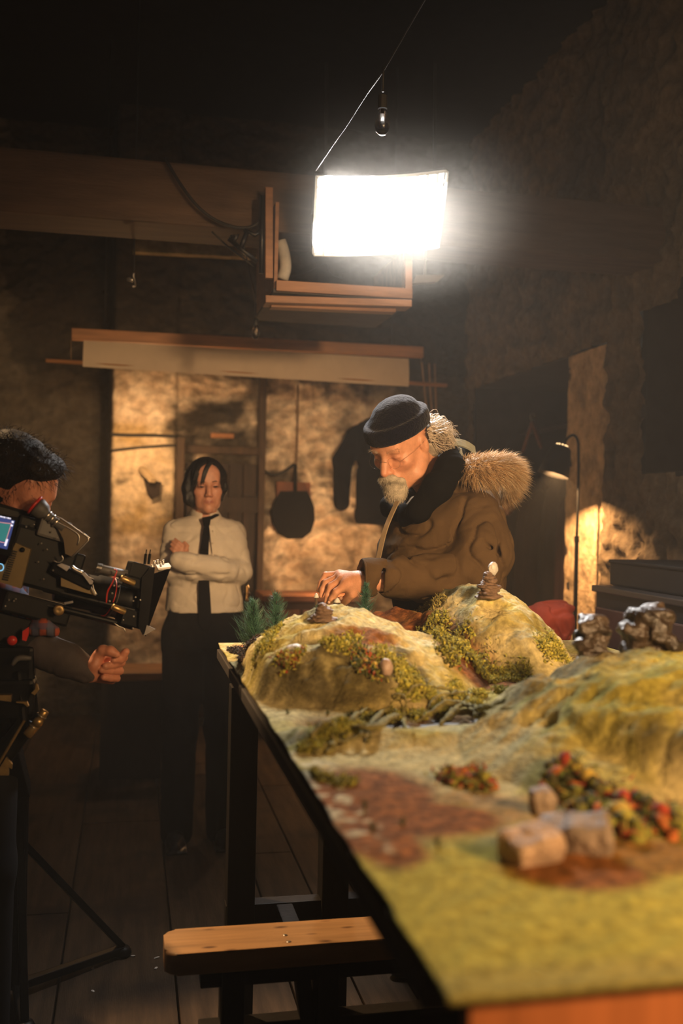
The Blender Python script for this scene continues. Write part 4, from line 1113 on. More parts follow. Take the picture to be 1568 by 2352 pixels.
    mesh_obj('fur_hairs', V, F, M_fur, root)
    V, F = spikes(co[ix[:1400]] - nr[ix[:1400]] * .004, nr[ix[:1400]] * .9 + np.array([.6, -.1, .12]), .042, .0008, droop=(.15, 0, -.35), seg=3, jit=.35)
    mesh_obj('fur_tips', V, F, mat('pale_fur_tips', (.70, .55, .36), 0.6), root)
    S = SDF()
    S.loft([.85, .95, 1.05], [1.0] * 3, [3.05] * 3, [.15, .15, .145], [.19, .19, .18], .03)
    for s in (-1, 1): S.chain([(1.0, 3.05 + s * .09, .9), (1.0, 3.05 + s * .105, .48), (1.02, 3.05 + s * .105, .06)], [.10, .08, .07], .03)
    sdf_obj(S, .010, 'trousers', mat('black_work_trousers', (.006, .0055, .0055), 0.9, spec=.08), root)
    for s in (-1, 1):
        S = SDF(); S.chain([(1.05, 3.05 + s * .105, .045), (.90, 3.05 + s * .11, .035), (.83, 3.05 + s * .11, .028)], [.045, .042, .028], .02)
        sdf_obj(S, .009, 'boot', mat('dark_boots', (.02, .015, .012), 0.5), root)
man()
# ------------------------------------------------------------------ what stands on the modelled land
_gx = np.linspace(0.25, 1.36, 223); _gy = np.linspace(0.735, 2.82, 418)
_gh = hfield(*np.meshgrid(_gx, _gy, indexing='ij'))[0]
def land(x, y):
    x = np.clip((np.asarray(x) - 0.25) / 1.11 * 222, 0, 221.99); y = np.clip((np.asarray(y) - 0.735) / 2.085 * 417, 0, 416.99)
    i = x.astype(int); j = y.astype(int); a = x - i; b = y - j
    return BZ + (1 - a) * (1 - b) * _gh[i, j] + a * (1 - b) * _gh[i + 1, j] + (1 - a) * b * _gh[i, j + 1] + a * b * _gh[i + 1, j + 1]
def on_land(u, v):
    Y = np.linspace(0.74, 2.815, 1200); P = np.array([atY(u, v, y) for y in Y])
    ok = (P[:, 0] > 0.252) & (P[:, 0] < 1.358)
    hit = ok & (P[:, 2] < land(P[:, 0], P[:, 1]))
    if not hit.any() or (v < 1600 and P[np.argmax(hit), 1] < 1.2): return on_land(u, v + 4)
    k = np.argmax(hit)
    return np.array([P[k, 0], P[k, 1], float(land(P[k, 0], P[k, 1]))])
def ico(sub=2):
    bm = bmesh.new(); bmesh.ops.create_icosphere(bm, subdivisions=sub, radius=1)
    bm.verts.index_update()
    v = np.array([x.co[:] for x in bm.verts]); f = np.array([[q.index for q in t.verts] for t in bm.faces]); bm.free(); return v, f
ICO1, ICO2, ICO3 = ico(1), ico(2), ico(4)
M_rock = mat('brown_grey_stone', (.27, .20, .145), 0.7, var=0.45, scale=28, bump=0.7, bscale=90)
M_slate = mat('brown_slate', (.17, .105, .065), 0.6, var=0.5, scale=30, stretch=(1, 1, 5), bump=0.8, bscale=70)
M_pale = mat('pale_stone', (.52, .49, .45), 0.5, var=0.25, scale=25, bump=0.4)
def rock(name, c, size, mt, seed, rough=.25, rot=0, label=None, cat=None, parent=None, flat=0.0, group=None):
    v, f = ICO3; n = fbm(v * 1.3 + seed, 4)[:, None]; rd = fbm(v * 2.2 + seed * 3, 3, True)[:, None]
    p = v * (1 + rough * n + rough * .5 * rd) * np.array(size)
    p[:, 2] = np.where(p[:, 2] < -flat * size[2], -flat * size[2], p[:, 2]) if flat else p[:, 2]
    p = p @ rotm((0, 0, 1), rot).T
    p = p + np.array(c) + np.array([0, 0, flat * size[2] if flat else 0])
    o = mesh_obj(name, p, f, mt, parent, smooth=True)
    return tag(o, label, cat, group)
# cairns on the two far hills
def cairn(c, n, w_, h_, cap, label, seed, lean=0.0):
    root = empty('cairn', c, label, 'cairn')
    for k in range(n):
        t = k / max(1, n - 1)
        rock('slate_stone', np.array(c) + [lean * t * h_ + .1 * w_ * math.sin(k * 2.1 + seed), 0, h_ * (k + .1) / n], (w_ * (1 - .62 * t) * (1 + .18 * math.sin(k * 3.7 + seed)), w_ * .8 * (1 - .5 * t), h_ / n * 1.05), M_slate, seed + k, .30, 53 * k, parent=root, flat=.75)
    if cap: rock('cap_stone', np.array(c) + cap[0], cap[1], M_pale, seed + 50, .2, 25, parent=root)
p = on_land(1122, 1372); cairn(p - [0, 0, .006], 8, .031, .062, ((.010, 0, .076), (.013, .010, .016)), 'tall brown cairn with pale cap stone on the hill before the parka', 3.0)
p = on_land(742, 1424); cairn(p - [0, 0, .006], 5, .030, .036, None, 'squat brown slate cairn on the hill under the hand', 9.0)
# stones lying about
p = on_land(676, 1488); rock('stone', p, (.017, .012, .007), M_pale, 4.0, .2, 10, 'small flat white stone on the front of the cairn hill', 'stone')
p = on_land(886, 1552); rock('stone', p, (.013, .013, .018), mat('pinkish_stone', (.42, .29, .22), 0.5, var=.3), 5.0, .12, 0, 'upright pinkish pebble beside yellow moss on the hill slope', 'stone', flat=.8)
M_dk = mat('dark_glossy_rock', (.036, .024, .015), 0.36, var=0.7, scale=22, bump=1.0, bscale=60)
def big_rock(u, v, Y, w_, h_, lab, seed):
    c = atY(u, v, Y); c[2] = float(land(c[0], c[1])) - .008
    S = SDF()
    r = np.random.default_rng(int(seed))
    S.boxs(c + np.array([0, 0, h_ * .46]), (w_ * .40, w_ * .30, h_ * .46), rot=rotm((0, 1, 0), 6), rd=.010, k=.01)
    for k in range(11):
        q = r.uniform(-1, 1, 3); z = (k + .5) / 11
        S.boxs(c + np.array([q[0] * w_ * .42, q[1] * w_ * .25, h_ * z * .86]), np.array([w_ * .30, w_ * .3, h_ * .12]) * r.uniform(.6, 1.1, 3), rot=np.array(Matrix.Rotation(r.uniform(-.7, .7), 3, 'Y') @ Matrix.Rotation(r.uniform(-.5, .5), 3, 'Z')), rd=.006, k=.006)
    S.disp = lambda P: .006 * noise3(P * [40, 40, 75] + seed) - .007 * np.abs(noise3(P * [60, 60, 95]))
    o = sdf_obj(S, .0032, 'rock', M_dk, None); tag(o, lab, 'rock')
big_rock(1362, 1520, 1.72, .058, .098, 'narrow dark rock standing on the near hill, closer to the lamp pole', 11)
big_rock(1482, 1520, 1.70, .094, .100, 'wide dark jagged rock standing on the near hill beside the narrow one', 23)
for (u, v, s_, rt, lab, m_) in [(1218, 1975, (.036, .024, .021), 20, 'rounded tan stone at the edge of the brown soil in the foreground', mat('tan_stone', (.44, .30, .20), .75, var=.5, scale=34, bump=.8, bscale=110)),
                                (1318, 1945, (.043, .026, .021), -25, 'long dark brown stone leaning behind the tan one', M_rock),
                                (1242, 1868, (.016, .013, .022), 0, 'small upright grey stone behind the foreground stones', M_rock)]:
    p = on_land(u, v); S = SDF(); R_ = rotm((0, 0, 1), rt) @ rotm((1, 0, 0), 14) @ rotm((0, 1, 0), -8)
    S.boxs(p + [0, 0, s_[2] * .7], np.array(s_) * [.92, .9, .8], rot=R_, rd=.006, k=.01); S.boxs(p + R_ @ np.array([s_[0] * .35, 0, s_[2] * .5]), np.array(s_) * [.6, .75, .7], rot=R_ @ rotm((0, 1, 0), 24), rd=.005, k=.008)
    S.disp = (lambda q: lambda P: .004 * noise3(P * 42 + q) - .003 * np.abs(noise3(P * 80 + q)))(u)
    tag(sdf_obj(S, .0028, 'stone', m_), lab, 'stone')
# model fir trees
M_fir = mat('blue_green_bristles', (.055, .140, .095), 0.32, var=0.5, scale=60)
M_twig = mat('fir_wire_stem', (.03, .022, .015), 0.8)
def fir(c, h_, w_, label, frost=None, n=620):
    root = empty('model_fir_tree', c, label, 'model tree')
    st = MB(); st.tube([c, np.array(c) + [0.002, 0, h_ * .95]], .0022, 6); st.build('stem', M_twig, root)
    t = rng.random(n) ** .8; a = rng.random(n) * 2 * PI
    d = np.stack([np.cos(a), np.sin(a), np.full(n, .38)], 1)
    r0 = np.array(c) + np.stack([0 * t, 0 * t, h_ * (.06 + .92 * t)], 1)
    V, F = spikes(r0, d, w_ * (1.02 - .80 * t) * (0.75 + .25 * np.sin(a * 3 + t * 22)), .0011, droop=(0, 0, .55), seg=3, jit=.18, curl=.10)
    mesh_obj('needles', V, F, frost or M_fir, root)
    return root
M_frost = mat('frosted_bristles', (.26, .33, .29), 0.5, var=.4, scale=60)
def at_land(u, Y):
    x = atY(u, 1450, Y)[0]; return np.array([x, Y, float(land(x, Y)) - .002])
fir(at_land(580, 2.58), .140, .062, 'bushy dark green model fir nearest the corner of the table', n=900)
fir(at_land(632, 2.64), .150, .056, 'slender model fir with bare spreading needles beside the bushiest one', n=640)
fir(at_land(727, 2.70), .120, .036, 'blue-green model fir between the squat cairn and the fingertips', n=460)
fir(at_land(712, 2.64), .070, .030, 'short frosted model fir right behind the squat cairn', M_frost, 360)
fir(at_land(797, 2.68), .058, .030, 'whitish frosted model bush below the thumb', M_frost, 300)
fir(at_land(838, 2.64), .100, .040, 'small dark model fir at the foot of the sleeve', n=460)
# painted mushrooms the hand is setting
def mushroom(u, v, Y, h_, r_, lab):
    c = atY(u, v, Y); b = np.array([c[0], Y, float(land(c[0], Y))]); h_ = max(h_, c[2] - b[2])
    root = empty('model_mushroom', b, lab, 'model mushroom')
    s_ = MB(); s_.lathe([(.005, 0), (.0045, h_ * .5), (.004, h_)], b, n=10); s_.build('stalk', mat('mushroom_stalk', (.10, .065, .04), .7), root)
    s_ = MB(); s_.lathe([(0, 0), (r_, .001), (r_ * .9, .005), (r_ * .45, .012), (0, .015)], b + [0, 0, h_ - .002], n=16); s_.build('cap', mat('white_mushroom_cap', (.75, .72, .66), .5), root)
mushroom(774, 1383, 2.76, .05, .0105, 'tiny white-capped mushroom on a dark stalk under the thumb')
mushroom(726, 1372, 2.79, .05, .0075, 'tiny white-capped mushroom beside the tip of the smallest finger')
# moss clumps, lichen and autumn foliage
M_moss = mat('dyed_moss', (1, 1, 1), 0.9, attr=True, var=.35, scale=160, bump=.3)
YEL = [(.44, .38, .045), (.30, .29, .04), (.50, .42, .08), (.22, .20, .03)]; OLV = [(.24, .22, .035), (.16, .16, .022), (.31, .27, .04), (.09, .08, .015)]
RED = [(.36, .05, .02), (.46, .13, .03), (.52, .36, .07), (.10, .085, .02), (.22, .21, .03), (.06, .05, .015), (.12, .14, .025), (.08, .10, .02), (.05, .055, .012)]
def clump(pix, rad, n, pal, label, size=.0065, hgt=.022, group=None, sprigs=0):
    """pix: pixel centres on the land joined into one cushion"""
    c0 = [on_land(*p) for p in pix]; b = np.mean(c0, 0)
    V = []; F = []; C = []; k0 = 0; v0, f0 = ICO1; n = int(n * 1.5); size = size * .62
    for i in range(n):
        c = c0[rng.integers(len(c0))]; a = rng.random() * 2 * PI; q = rad * math.sqrt(rng.random())
        x = c[0] + q * math.cos(a); y = c[1] + q * math.sin(a)
        x = min(max(x, .264), 1.35); y = min(max(y, .75), 2.80)
        z = float(land(x, y)) + hgt * (1 - (q / rad) ** 2) * rng.random()
        r = size * rng.uniform(.5, 1.25)
        m_ = (v0 * r * rng.uniform(.35, 1.5, 3)) @ rotm(rng.normal(size=3), rng.uniform(0, 180))
        V.append(m_ + [x, y, z]); F.append(f0 + k0); k0 += len(v0)
        C.append(np.tile(np.array(pal[rng.integers(len(pal))]) * rng.uniform(.75, 1.2), (len(v0), 1)))
    if sprigs:
        sprigs = int(sprigs * 2 + n * 1.0)
        rt = []; 
        for i in range(sprigs):
            c = c0[rng.integers(len(c0))]; x, y = c[0] + rng.normal() * rad * .52, c[1] + rng.normal() * rad * .52
            x = min(max(x, .266), 1.35); y = min(max(y, .75), 2.80); rt.append((x, y, float(land(x, y)) + hgt * .5))
        sv, sf = spikes(rt, np.tile([0, -.15, .9], (sprigs, 1)), .013, .0019, seg=2, jit=.75)
        tri = np.concatenate([sf[:, [0, 1, 2]], sf[:, [0, 2, 3]]])
        V.append(sv); F.append(tri + k0); C.append(np.repeat(np.array(pal)[rng.integers(len(pal), size=sprigs)] * rng.uniform(.7, 1.25, (sprigs, 1)), len(sv) // sprigs, axis=0))
    o = mesh_obj('moss_clump', np.concatenate(V), np.concatenate(F), M_moss, None, smooth=True, col=np.clip(np.concatenate(C), .005, .9))
    return tag(o, label, 'moss', group)
clump([(760, 1478), (790, 1490), (808, 1482)], .022, 120, YEL, 'yellow-green moss cushion high on the front of the cairn hill', hgt=.02, sprigs=40)
clump([(650, 1512), (664, 1525), (680, 1508)], .020, 90, YEL + RED[:2], 'small yellow moss with red tips below the white stone', hgt=.016, sprigs=30)
clump([(820, 1505), (842, 1520), (832, 1540), (856, 1548)], .020, 130, RED + YEL[:2], 'red and yellow foliage strip running down the cairn hill', hgt=.020, sprigs=70)
clump([(880, 1510), (905, 1535), (930, 1550), (950, 1570), (965, 1585), (935, 1590)], .026, 260, YEL, 'broad bright yellow moss on the slope beside the pinkish pebble', hgt=.018, sprigs=90)
clump([(612, 1475), (604, 1485), (596, 1495), (622, 1464), (632, 1452)], .022, 110, YEL, 'yellow lichen under the firs on the shoulder of the hill', hgt=.016, sprigs=60)
clump([(992, 1445), (1010, 1440), (1020, 1470), (1045, 1490), (1070, 1500), (1085, 1530), (1110, 1540), (1060, 1470), (1030, 1510)], .030, 420, OLV + YEL[:2], 'large olive moss bank covering the front of the tall-cairn hill', size=.0075, hgt=.034, sprigs=160)
clump([(1125, 1565), (1150, 1560), (1180, 1560), (1205, 1555)], .022, 150, YEL[:3] + OLV[:1], 'low green moss at the foot of the tall-cairn hill', hgt=.016, sprigs=80)
clump([(1255, 1500), (1285, 1500), (1270, 1488)], .024, 170, YEL, 'yellow lichen tuft at the edge of the table by the red cloth', hgt=.030, sprigs=90)
clump([(968, 1400), (976, 1396), (985, 1392), (995, 1388), (1005, 1384)], .024, 190, [(.34, .27, .08), (.28, .24, .06)], 'thin row of dry sprigs along the crest in front of the parka', size=.004, hgt=.010, sprigs=50)
clump([(1040, 1790), (1065, 1800), (1100, 1810), (1085, 1785)], .022, 120, OLV + RED[:2], 'olive clump with a red tuft by the near hill', size=.011, hgt=.020, sprigs=40)
clump([(1300, 1800), (1340, 1830), (1390, 1850), (1440, 1870), (1490, 1880), (1530, 1905), (1420, 1910), (1360, 1880)], .032, 420, RED + OLV, 'wide red and yellow autumn foliage below the near hill', size=.015, hgt=.026, sprigs=180)
clump([(545, 1496), (552, 1500), (560, 1508), (556, 1514), (552, 1520)], .030, 330, [(.05, .035, .02), (.10, .05, .03), (.03, .022, .014)], 'dark crumbled soil at the far corner of the table', hgt=.010, sprigs=30)
clump([(705, 1850 - 130), (735, 1700), (770, 1690), (820, 1675)], .018, 130, OLV + YEL[:1], 'dark olive moss along the near bank of the gully', hgt=.014, sprigs=30)
# mossy roots bridging the gully
def roots():
    M = mat('mossy_root', (.22, .185, .055), 0.95, var=.6, scale=55, bump=.7)
    paths = [[(705, 1728), (740, 1690), (790, 1672), (840, 1650), (900, 1640)], [(720, 1735), (770, 1718), (830, 1700), (880, 1660), (940, 1640), (1000, 1632)],
             [(760, 1705), (800, 1680), (860, 1690), (910, 1665), (960, 1660), (1020, 1640), (1090, 1622)], [(880, 1640), (915, 1612), (960, 1600), (1010, 1588), (1060, 1592)],
             [(960, 1655), (1000, 1620), (1040, 1612), (1090, 1598), (1150, 1590)], [(1010, 1668), (1060, 1645), (1110, 1640), (1160, 1610)],
             [(900, 1600), (930, 1630), (925, 1660), (950, 1690)], [(1000, 1590), (1020, 1625), (1010, 1655)], [(1080, 1590), (1075, 1620), (1100, 1650)],
             [(820, 1660), (850, 1680), (840, 1710)], [(745, 1690), (765, 1712), (755, 1735)]]
    for i, pz in enumerate(paths):
        pts = []
        for j, p in enumerate(pz):
            q = on_land(*p); q[2] += (.012 + .010 * math.sin(j * 2.3 + i)) if 0 < j < len(pz) - 1 else .001
            pts.append(q)
        pts = spline(pts, 26); pts[1:-1] += rng.normal(size=(24, 3)) * .0016
        mb = MB(); mb.tube(pts, .72 * np.clip(.0042 + .0020 * np.sin(np.linspace(0, 14, 26) + i) + .0012 * (i % 3) + rng.normal(size=26) * .0018, .0016, .012), 8)
        o = mb.build('mossy_root', M)
        tag(o, ['thick mossy root at the table edge side of the gully', 'long mossy root crossing the whole gully low down', 'long mossy root winding along the middle of the gully', 'mossy root arching at the foot of the cairn hill',
                'mossy root rising towards the near hill', 'mossy root at the foot of the near hill', 'short mossy root dropping from the yellow moss slope', 'short mossy root below the brown gully path',
                'short mossy root nearest the tall-cairn hill', 'short mossy root forking mid gully by the bank', 'short mossy root curling at the table edge'][i], 'root', 'mossy roots tangled over the gully')
roots()
clump([(715, 1722), (750, 1692), (790, 1674), (850, 1662), (905, 1655), (960, 1655), (1010, 1640)], .017, 300, OLV + YEL[:2], 'olive moss growing over the roots along the table-edge half of the gully', hgt=.020, sprigs=160)
clump([(1000, 1612), (1050, 1606), (1100, 1600), (1150, 1592), (1090, 1625), (1050, 1590)], .016, 220, OLV[:1] + YEL[:3], 'yellow-olive moss growing over the roots at the foot of the near hill', hgt=.018, sprigs=140)
clump([(700, 1800), (740, 1790), (790, 1800)], .018, 90, OLV, 'thin olive moss scattered above the brown soil patch', hgt=.008, sprigs=60)
# seedlings stuck into the bare ground
sd = [(660, 1640), (752, 1640), (800, 1648), (806, 1642), (832, 1636), (866, 1642), (838, 1860), (925, 1895), (852, 1908), (1005, 1945), (780, 1655)]
for i, (u, v) in enumerate(sd):
    p = on_land(u, v); hh = .016 if v < 1700 else .020
    V, F = spikes(np.tile(p - [0, 0, .001], (9, 1)), np.tile([0, 0, 1.0], (9, 1)), hh, .0011, seg=2, jit=.28, sides=4)
    o = mesh_obj('seedling', V, F, mat('dark_green_sprig', (.055, .065, .02), .8) if i == 0 else sd_m)
    if i == 0: sd_m = o.data.materials[0]
    tag(o, 'tiny dark green sprig stuck in the ' + ('bare sandy strip below the cairn hill' if v < 1700 else 'brown soil patch along the table edge'), 'sprig', 'sprigs in the sandy strip' if v < 1700 else 'sprigs in the brown soil')
for i, (u, v) in enumerate([(985, 2212), (893, 2085), (800, 1948)]):
    p = atZ(u, v, BZ - .004); rock('plaster_chip', p + [.006, 0, -.004], (.009 - .002 * i, .008, .006), M_pale, 30 + i, .2, 0,
        ['white plaster chip on the table edge above the bench plank, largest of three', 'white plaster chip on the table edge, middle of three', 'white plaster chip on the table edge by the brown soil, farthest of three'][i], 'chip')
# ------------------------------------------------------------------ the camera operator and the film camera
M_blk = mat('black_camera_plastic', (.0045, .0045, .0045), .42, var=.3, scale=40, spec=.12)
M_chr = mat('brushed_silver_metal', (.55, .52, .47), .28, metal=.9, var=.2, scale=60)
M_brs = mat('warm_brass_metal', (.45, .30, .12), .35, metal=.8, var=.25, scale=40)
M_khk = mat('khaki_painted_metal', (.20, .14, .055), .45, var=.15, scale=20)
M_gry = mat('grey_rubber', (.085, .08, .078), .55)
M_red = mat('red_anodised_metal', (.50, .025, .015), .35)
def D3(u, v, Y=2.42): return atY(u, v, Y)
def plate(mb, pix, Y, thick):
    """flat plate whose outline is given at depth Y, with thickness into the scene"""
    p = [D3(u, v, Y) for u, v in pix]; n = len(p); q = [a + np.array([0, thick, 0]) for a in p]
    return mb.add(p + q, [tuple(range(n)), tuple(range(2 * n - 1, n - 1, -1))] + [(i, i + n, (i + 1) % n + n, (i + 1) % n) for i in range(n)])
def film_camera():
    root = empty('film_camera', D3(100, 1330, 2.45), 'black film camera rig with matte box pointing at the bearded man', 'film camera')
    ax = D3(345, 1378, 2.52) - D3(60, 1300, 2.42); ax /= np.linalg.norm(ax)
    side = np.cross(ax, (0, 0, 1)); side /= np.linalg.norm(side)          # towards the viewer
    upv = np.cross(side, ax)
    R = np.stack([ax, side, upv], 1)
    def part(name, fn, m_, par=root):
        mb = MB(); fn(mb); return mb.build(name, m_, par)
    c = D3(85, 1285, 2.46)
    body = part('camera_body', lambda b: (b.box(c, (.155, .10, .135), R, .008), b.box(c + upv * .075 - ax * .02, (.11, .07, .03), R, .006), b.box(c + ax * .085 - upv * .01, (.03, .085, .10), R, .006),
                                           b.box(D3(75, 1395, 2.46), (.16, .09, .05), R, .006), b.box(D3(20, 1200, 2.47), (.13, .10, .07), R, .008)), M_blk)
    for i in range(9):
        part('screw', lambda b: b.lathe([(0, 0), (.0022, 0), (.0022, .001), (0, .0015)], D3([78, 95, 118, 108, 88, 130, 60, 122, 100][i], [1205, 1248, 1222, 1262, 1290, 1236, 1210, 1310, 1330][i], 2.395), (0, -1, 0), 8), M_chr, body)
    part('top_handle', lambda b: b.tube(spline([D3(-12, 1150, 2.46), D3(30, 1142, 2.46), D3(70, 1172, 2.46), D3(88, 1200, 2.46)], 14), .0085, 8), M_blk)
    # battery plate with black cooling fins
    bt = part('battery', lambda b: (plate(b, [(36, 1247), (70, 1262), (48, 1352), (-4, 1336), (-4, 1300), (12, 1296)], 2.375, .045)), M_khk)
    part('cooling_fins', lambda b: [b.box(D3(33 - 1.6 * k, 1266 + 5.0 * k, 2.372), (.012, .006, .0026), R) for k in range(14)], M_blk, bt)
    part('lock_knob', lambda b: b.lathe([(0, 0), (.006, 0), (.005, .005), (0, .006)], D3(51, 1263, 2.374), (0, -1, 0), 12), M_blk, bt)
    # monitor
    mo = part('monitor', lambda b: plate(b, [(-28, 1176), (40, 1188), (24, 1278), (-28, 1264)], 2.335, .022), M_blk)
    part('screen', lambda b: plate(b, [(-28, 1182), (34, 1196), (16, 1262), (-28, 1252)], 2.333, .002), emis('blue_monitor_rim', (.05, .09, .32), .55), mo)
    part('picture', lambda b: plate(b, [(-28, 1198), (24, 1204), (12, 1244), (-28, 1236)], 2.331, .0015), emis('teal_monitor_picture', (.04, .32, .30), .55), mo)
    def lines(b):
        for p in ([(-28, 1196), (26, 1203)], [(26, 1203), (12, 1247)], [(12, 1247), (-28, 1239)]): b.tube([D3(u, v, 2.330) for u, v in p], .0007, 5)
    part('frame_line', lines, emis('pink_frame_line', (1.0, .45, .38), .8), mo)
    def glyphs(b):
        for k in range(6): b.box(D3(2 + 4.2 * k, 1186.5 + .9 * k, 2.330), (.0034 if k != 3 else .0014, .001, .0024 if k % 2 else .0030), R)
    ro = part('readout', glyphs, emis('white_readout', (.9, .85, 1.0), 1.1), mo)
    for u, v, hh in ((29, 1199, .004), (27, 1207, .004), (14, 1246, .016)): part('readout_block', lambda b: b.box(D3(u, v, 2.330), (.0045, .001, hh), R), ro.data.materials[0], mo)
    part('status_light', lambda b: b.tube([D3(1 + 7 * math.cos(t), 1303 + 8 * math.sin(t), 2.37) for t in np.linspace(0, 2 * PI, 20)], .0011, 5, cap=False), emis('blue_ring_light', (.25, .6, .9), 1.2))
    # viewfinder
    d = D3(124, 1196, 2.40) - D3(80, 1160, 2.40); d /= np.linalg.norm(d)
    vf = part('viewfinder', lambda b: (b.lathe([(.021, .004), (.024, .008), (.020, .026), (.012, .034), (.012, .045), (.010, .048), (.0095, .085)], D3(80, 1160, 2.40), d, 20), b.box(D3(120, 1215, 2.43), (.075, .05, .05), R, .006)), M_gry)
    part('eyecup_ring', lambda b: b.tube([D3(80, 1160, 2.40) + .0225 * (math.cos(t) * np.array([0, 1, 0]) + math.sin(t) * np.cross(d, (0, 1, 0))) for t in np.linspace(0, 2 * PI, 25)], .0036, 7, cap=False), M_red, vf)
    for k in range(3): part('focus_ring', lambda b: b.lathe([(.0125, 0), (.0132, .001), (.0132, .0035), (.0125, .0045)], D3(80, 1160, 2.40) + d * (.036 + .012 * k), d, 18), M_chr, vf)
    eb = part('finder_housing', lambda b: plate(b, [(121, 1190), (138, 1190), (205, 1236), (166, 1279), (150, 1272), (146, 1240)], 2.395, .05), mat('bronze_housing', (.11, .075, .035), .4))
    def edges(b):
        for p in ([(122, 1190), (137, 1189), (204, 1235)], [(126, 1196), (148, 1207), (176, 1224), (182, 1236), (178, 1252)], [(190, 1222), (203, 1236), (197, 1248), (166, 1279)]):
            b.tube(spline([D3(u, v, 2.392) for u, v in p], 12), .0014, 6)
    part('chrome_edge', edges, M_chr, eb)
    # front hand grip arm with silver plates
    ga = part('grip_arm', lambda b: (plate(b, [(131, 1298), (141, 1294), (161, 1302), (153, 1312)], 2.38, .012), plate(b, [(187, 1316), (194, 1315), (214, 1336), (212, 1342), (206, 1342)], 2.38, .012),
                                     b.tube(spline([D3(164, 1301, 2.38), D3(174, 1309, 2.38), D3(190, 1316, 2.38)], 8), .0052, 8)), M_chr)
    part('hook', lambda b: b.tube(spline([D3(121, 1287, 2.39), D3(136, 1292, 2.39), D3(145, 1284, 2.39), D3(141, 1275, 2.39)], 12), .0016, 6), M_chr, ga)
    part('grip_cable', lambda b: b.tube(spline([D3(213, 1342, 2.385), D3(216, 1355, 2.385), D3(222, 1366, 2.385)], 8), .0016, 6), M_chr, ga)
    part('arm_body', lambda b: b.beam(D3(120, 1300, 2.41), D3(212, 1344, 2.41), .03, .028, bev=.004), M_blk, ga)
    part('base_plate', lambda b: plate(b, [(140, 1322), (205, 1342), (220, 1368), (140, 1346)], 2.40, .03), M_khk)
    # lens with rings, rods, motors
    l0 = D3(130, 1345, 2.47); l1 = D3(318, 1385, 2.52); ld_ = (l1 - l0) / np.linalg.norm(l1 - l0); Ln = np.linalg.norm(l1 - l0)
    lens = part('lens', lambda b: b.lathe([(.0, 0), (.036, 0), (.036, .03), (.043, .035), (.043, Ln * .45), (.047, Ln * .47), (.047, Ln * .75), (.052, Ln * .8), (.052, Ln), (.045, Ln), (.03, Ln - .01), (0, Ln - .012)], l0, ld_, 28), M_blk)
    for k, rr in ((.62, .0485), (.66, .0485)):
        part('lens_ring', lambda b: b.tube([l0 + ld_ * Ln * k + rr * (math.cos(t) * side + math.sin(t) * upv) for t in np.linspace(0, 2 * PI, 37)], .0014, 5, cap=False), M_red if k < .64 else M_gry, lens)
    for p, q in (((95, 1388), (305, 1440)), ((100, 1352), (330, 1408))): part('rod', lambda b: b.cyl(D3(*p, 2.43), D3(*q, 2.46), .0075, 12), M_blk)
    part('focus_motor', lambda b: b.cyl(D3(224, 1305, 2.42), D3(292, 1320, 2.44), .0105, 16, bev=.002), M_gry)
    part('motor_gear', lambda b: [b.cyl(D3(222 + 2 * k, 1304 + .4 * k, 2.42), D3(223 + 2 * k, 1304.3 + .4 * k, 2.42), .0118, 16) for k in range(6)], M_chr)
    for p, q in (((277, 1327), (309, 1340)), ((258, 1393), (287, 1406))): part('motor_barrel', lambda b: b.cyl(D3(*p, 2.41), D3(*q, 2.42), .0075, 14, bev=.0015), M_brs)
    part('motor_cable', lambda b: b.tube(spline([D3(262, 1308, 2.40), D3(268, 1312, 2.395), D3(258, 1338, 2.395), D3(247, 1360, 2.40), D3(244, 1385, 2.40)], 16), .0016, 6), M_red)
    part('lower_cable', lambda b: b.tube(spline([D3(261, 1430, 2.40), D3(272, 1438, 2.40), D3(284, 1443, 2.40), D3(288, 1452, 2.40)], 10), .0014, 6), M_chr)
    part('brass_knob', lambda b: b.lathe([(0, 0), (.0125, 0), (.0125, .005), (.009, .007), (.004, .006), (0, .006)], D3(135, 1401, 2.40), (0, -1, 0), 24), M_brs)
    part('clamp_lever', lambda b: b.beam(D3(148, 1386, 2.40), D3(168, 1382, 2.40), .006, .005), M_chr)
    part('wireless_box', lambda b: (b.box(D3(318, 1312, 2.45), (.055, .04, .038), R, .004), b.box(D3(300, 1335, 2.45), (.05, .045, .03), R, .004)), M_blk)
    part('receiver_box', lambda b: b.box(D3(300, 1420, 2.46), (.06, .05, .04), R, .004), M_blk)
    for u, v in ((262, 1345), (272, 1347), (258, 1363), (252, 1381), (311, 1372), (322, 1378), (306, 1380), (283, 1424), (307, 1416), (305, 1443), (20, 1378), (32, 1380), (12, 1392), (36, 1376)):
        part('screw', lambda b: b.lathe([(0, 0), (.0024, 0), (.0022, .0012), (0, .0016)], D3(u, v, 2.388 + .02 * (u > 240)), (0, -1, 0), 8), M_chr)
    for u in (332, 341): part('antenna', lambda b: (b.cyl(D3(u, 1296, 2.45), D3(u + 3, 1272, 2.45), .0035, 8), b.cyl(D3(u + 3, 1272, 2.45), D3(u + 4.5, 1262, 2.45), .0014, 8)), M_blk)
    for u, v in ((355, 1288), (362, 1285), (369, 1290), (375, 1286), (350, 1296)): part('mount_pin', lambda b: b.cyl(D3(u, v + 12, 2.46), D3(u, v, 2.46), .0028, 10, bev=.0008), M_chr)
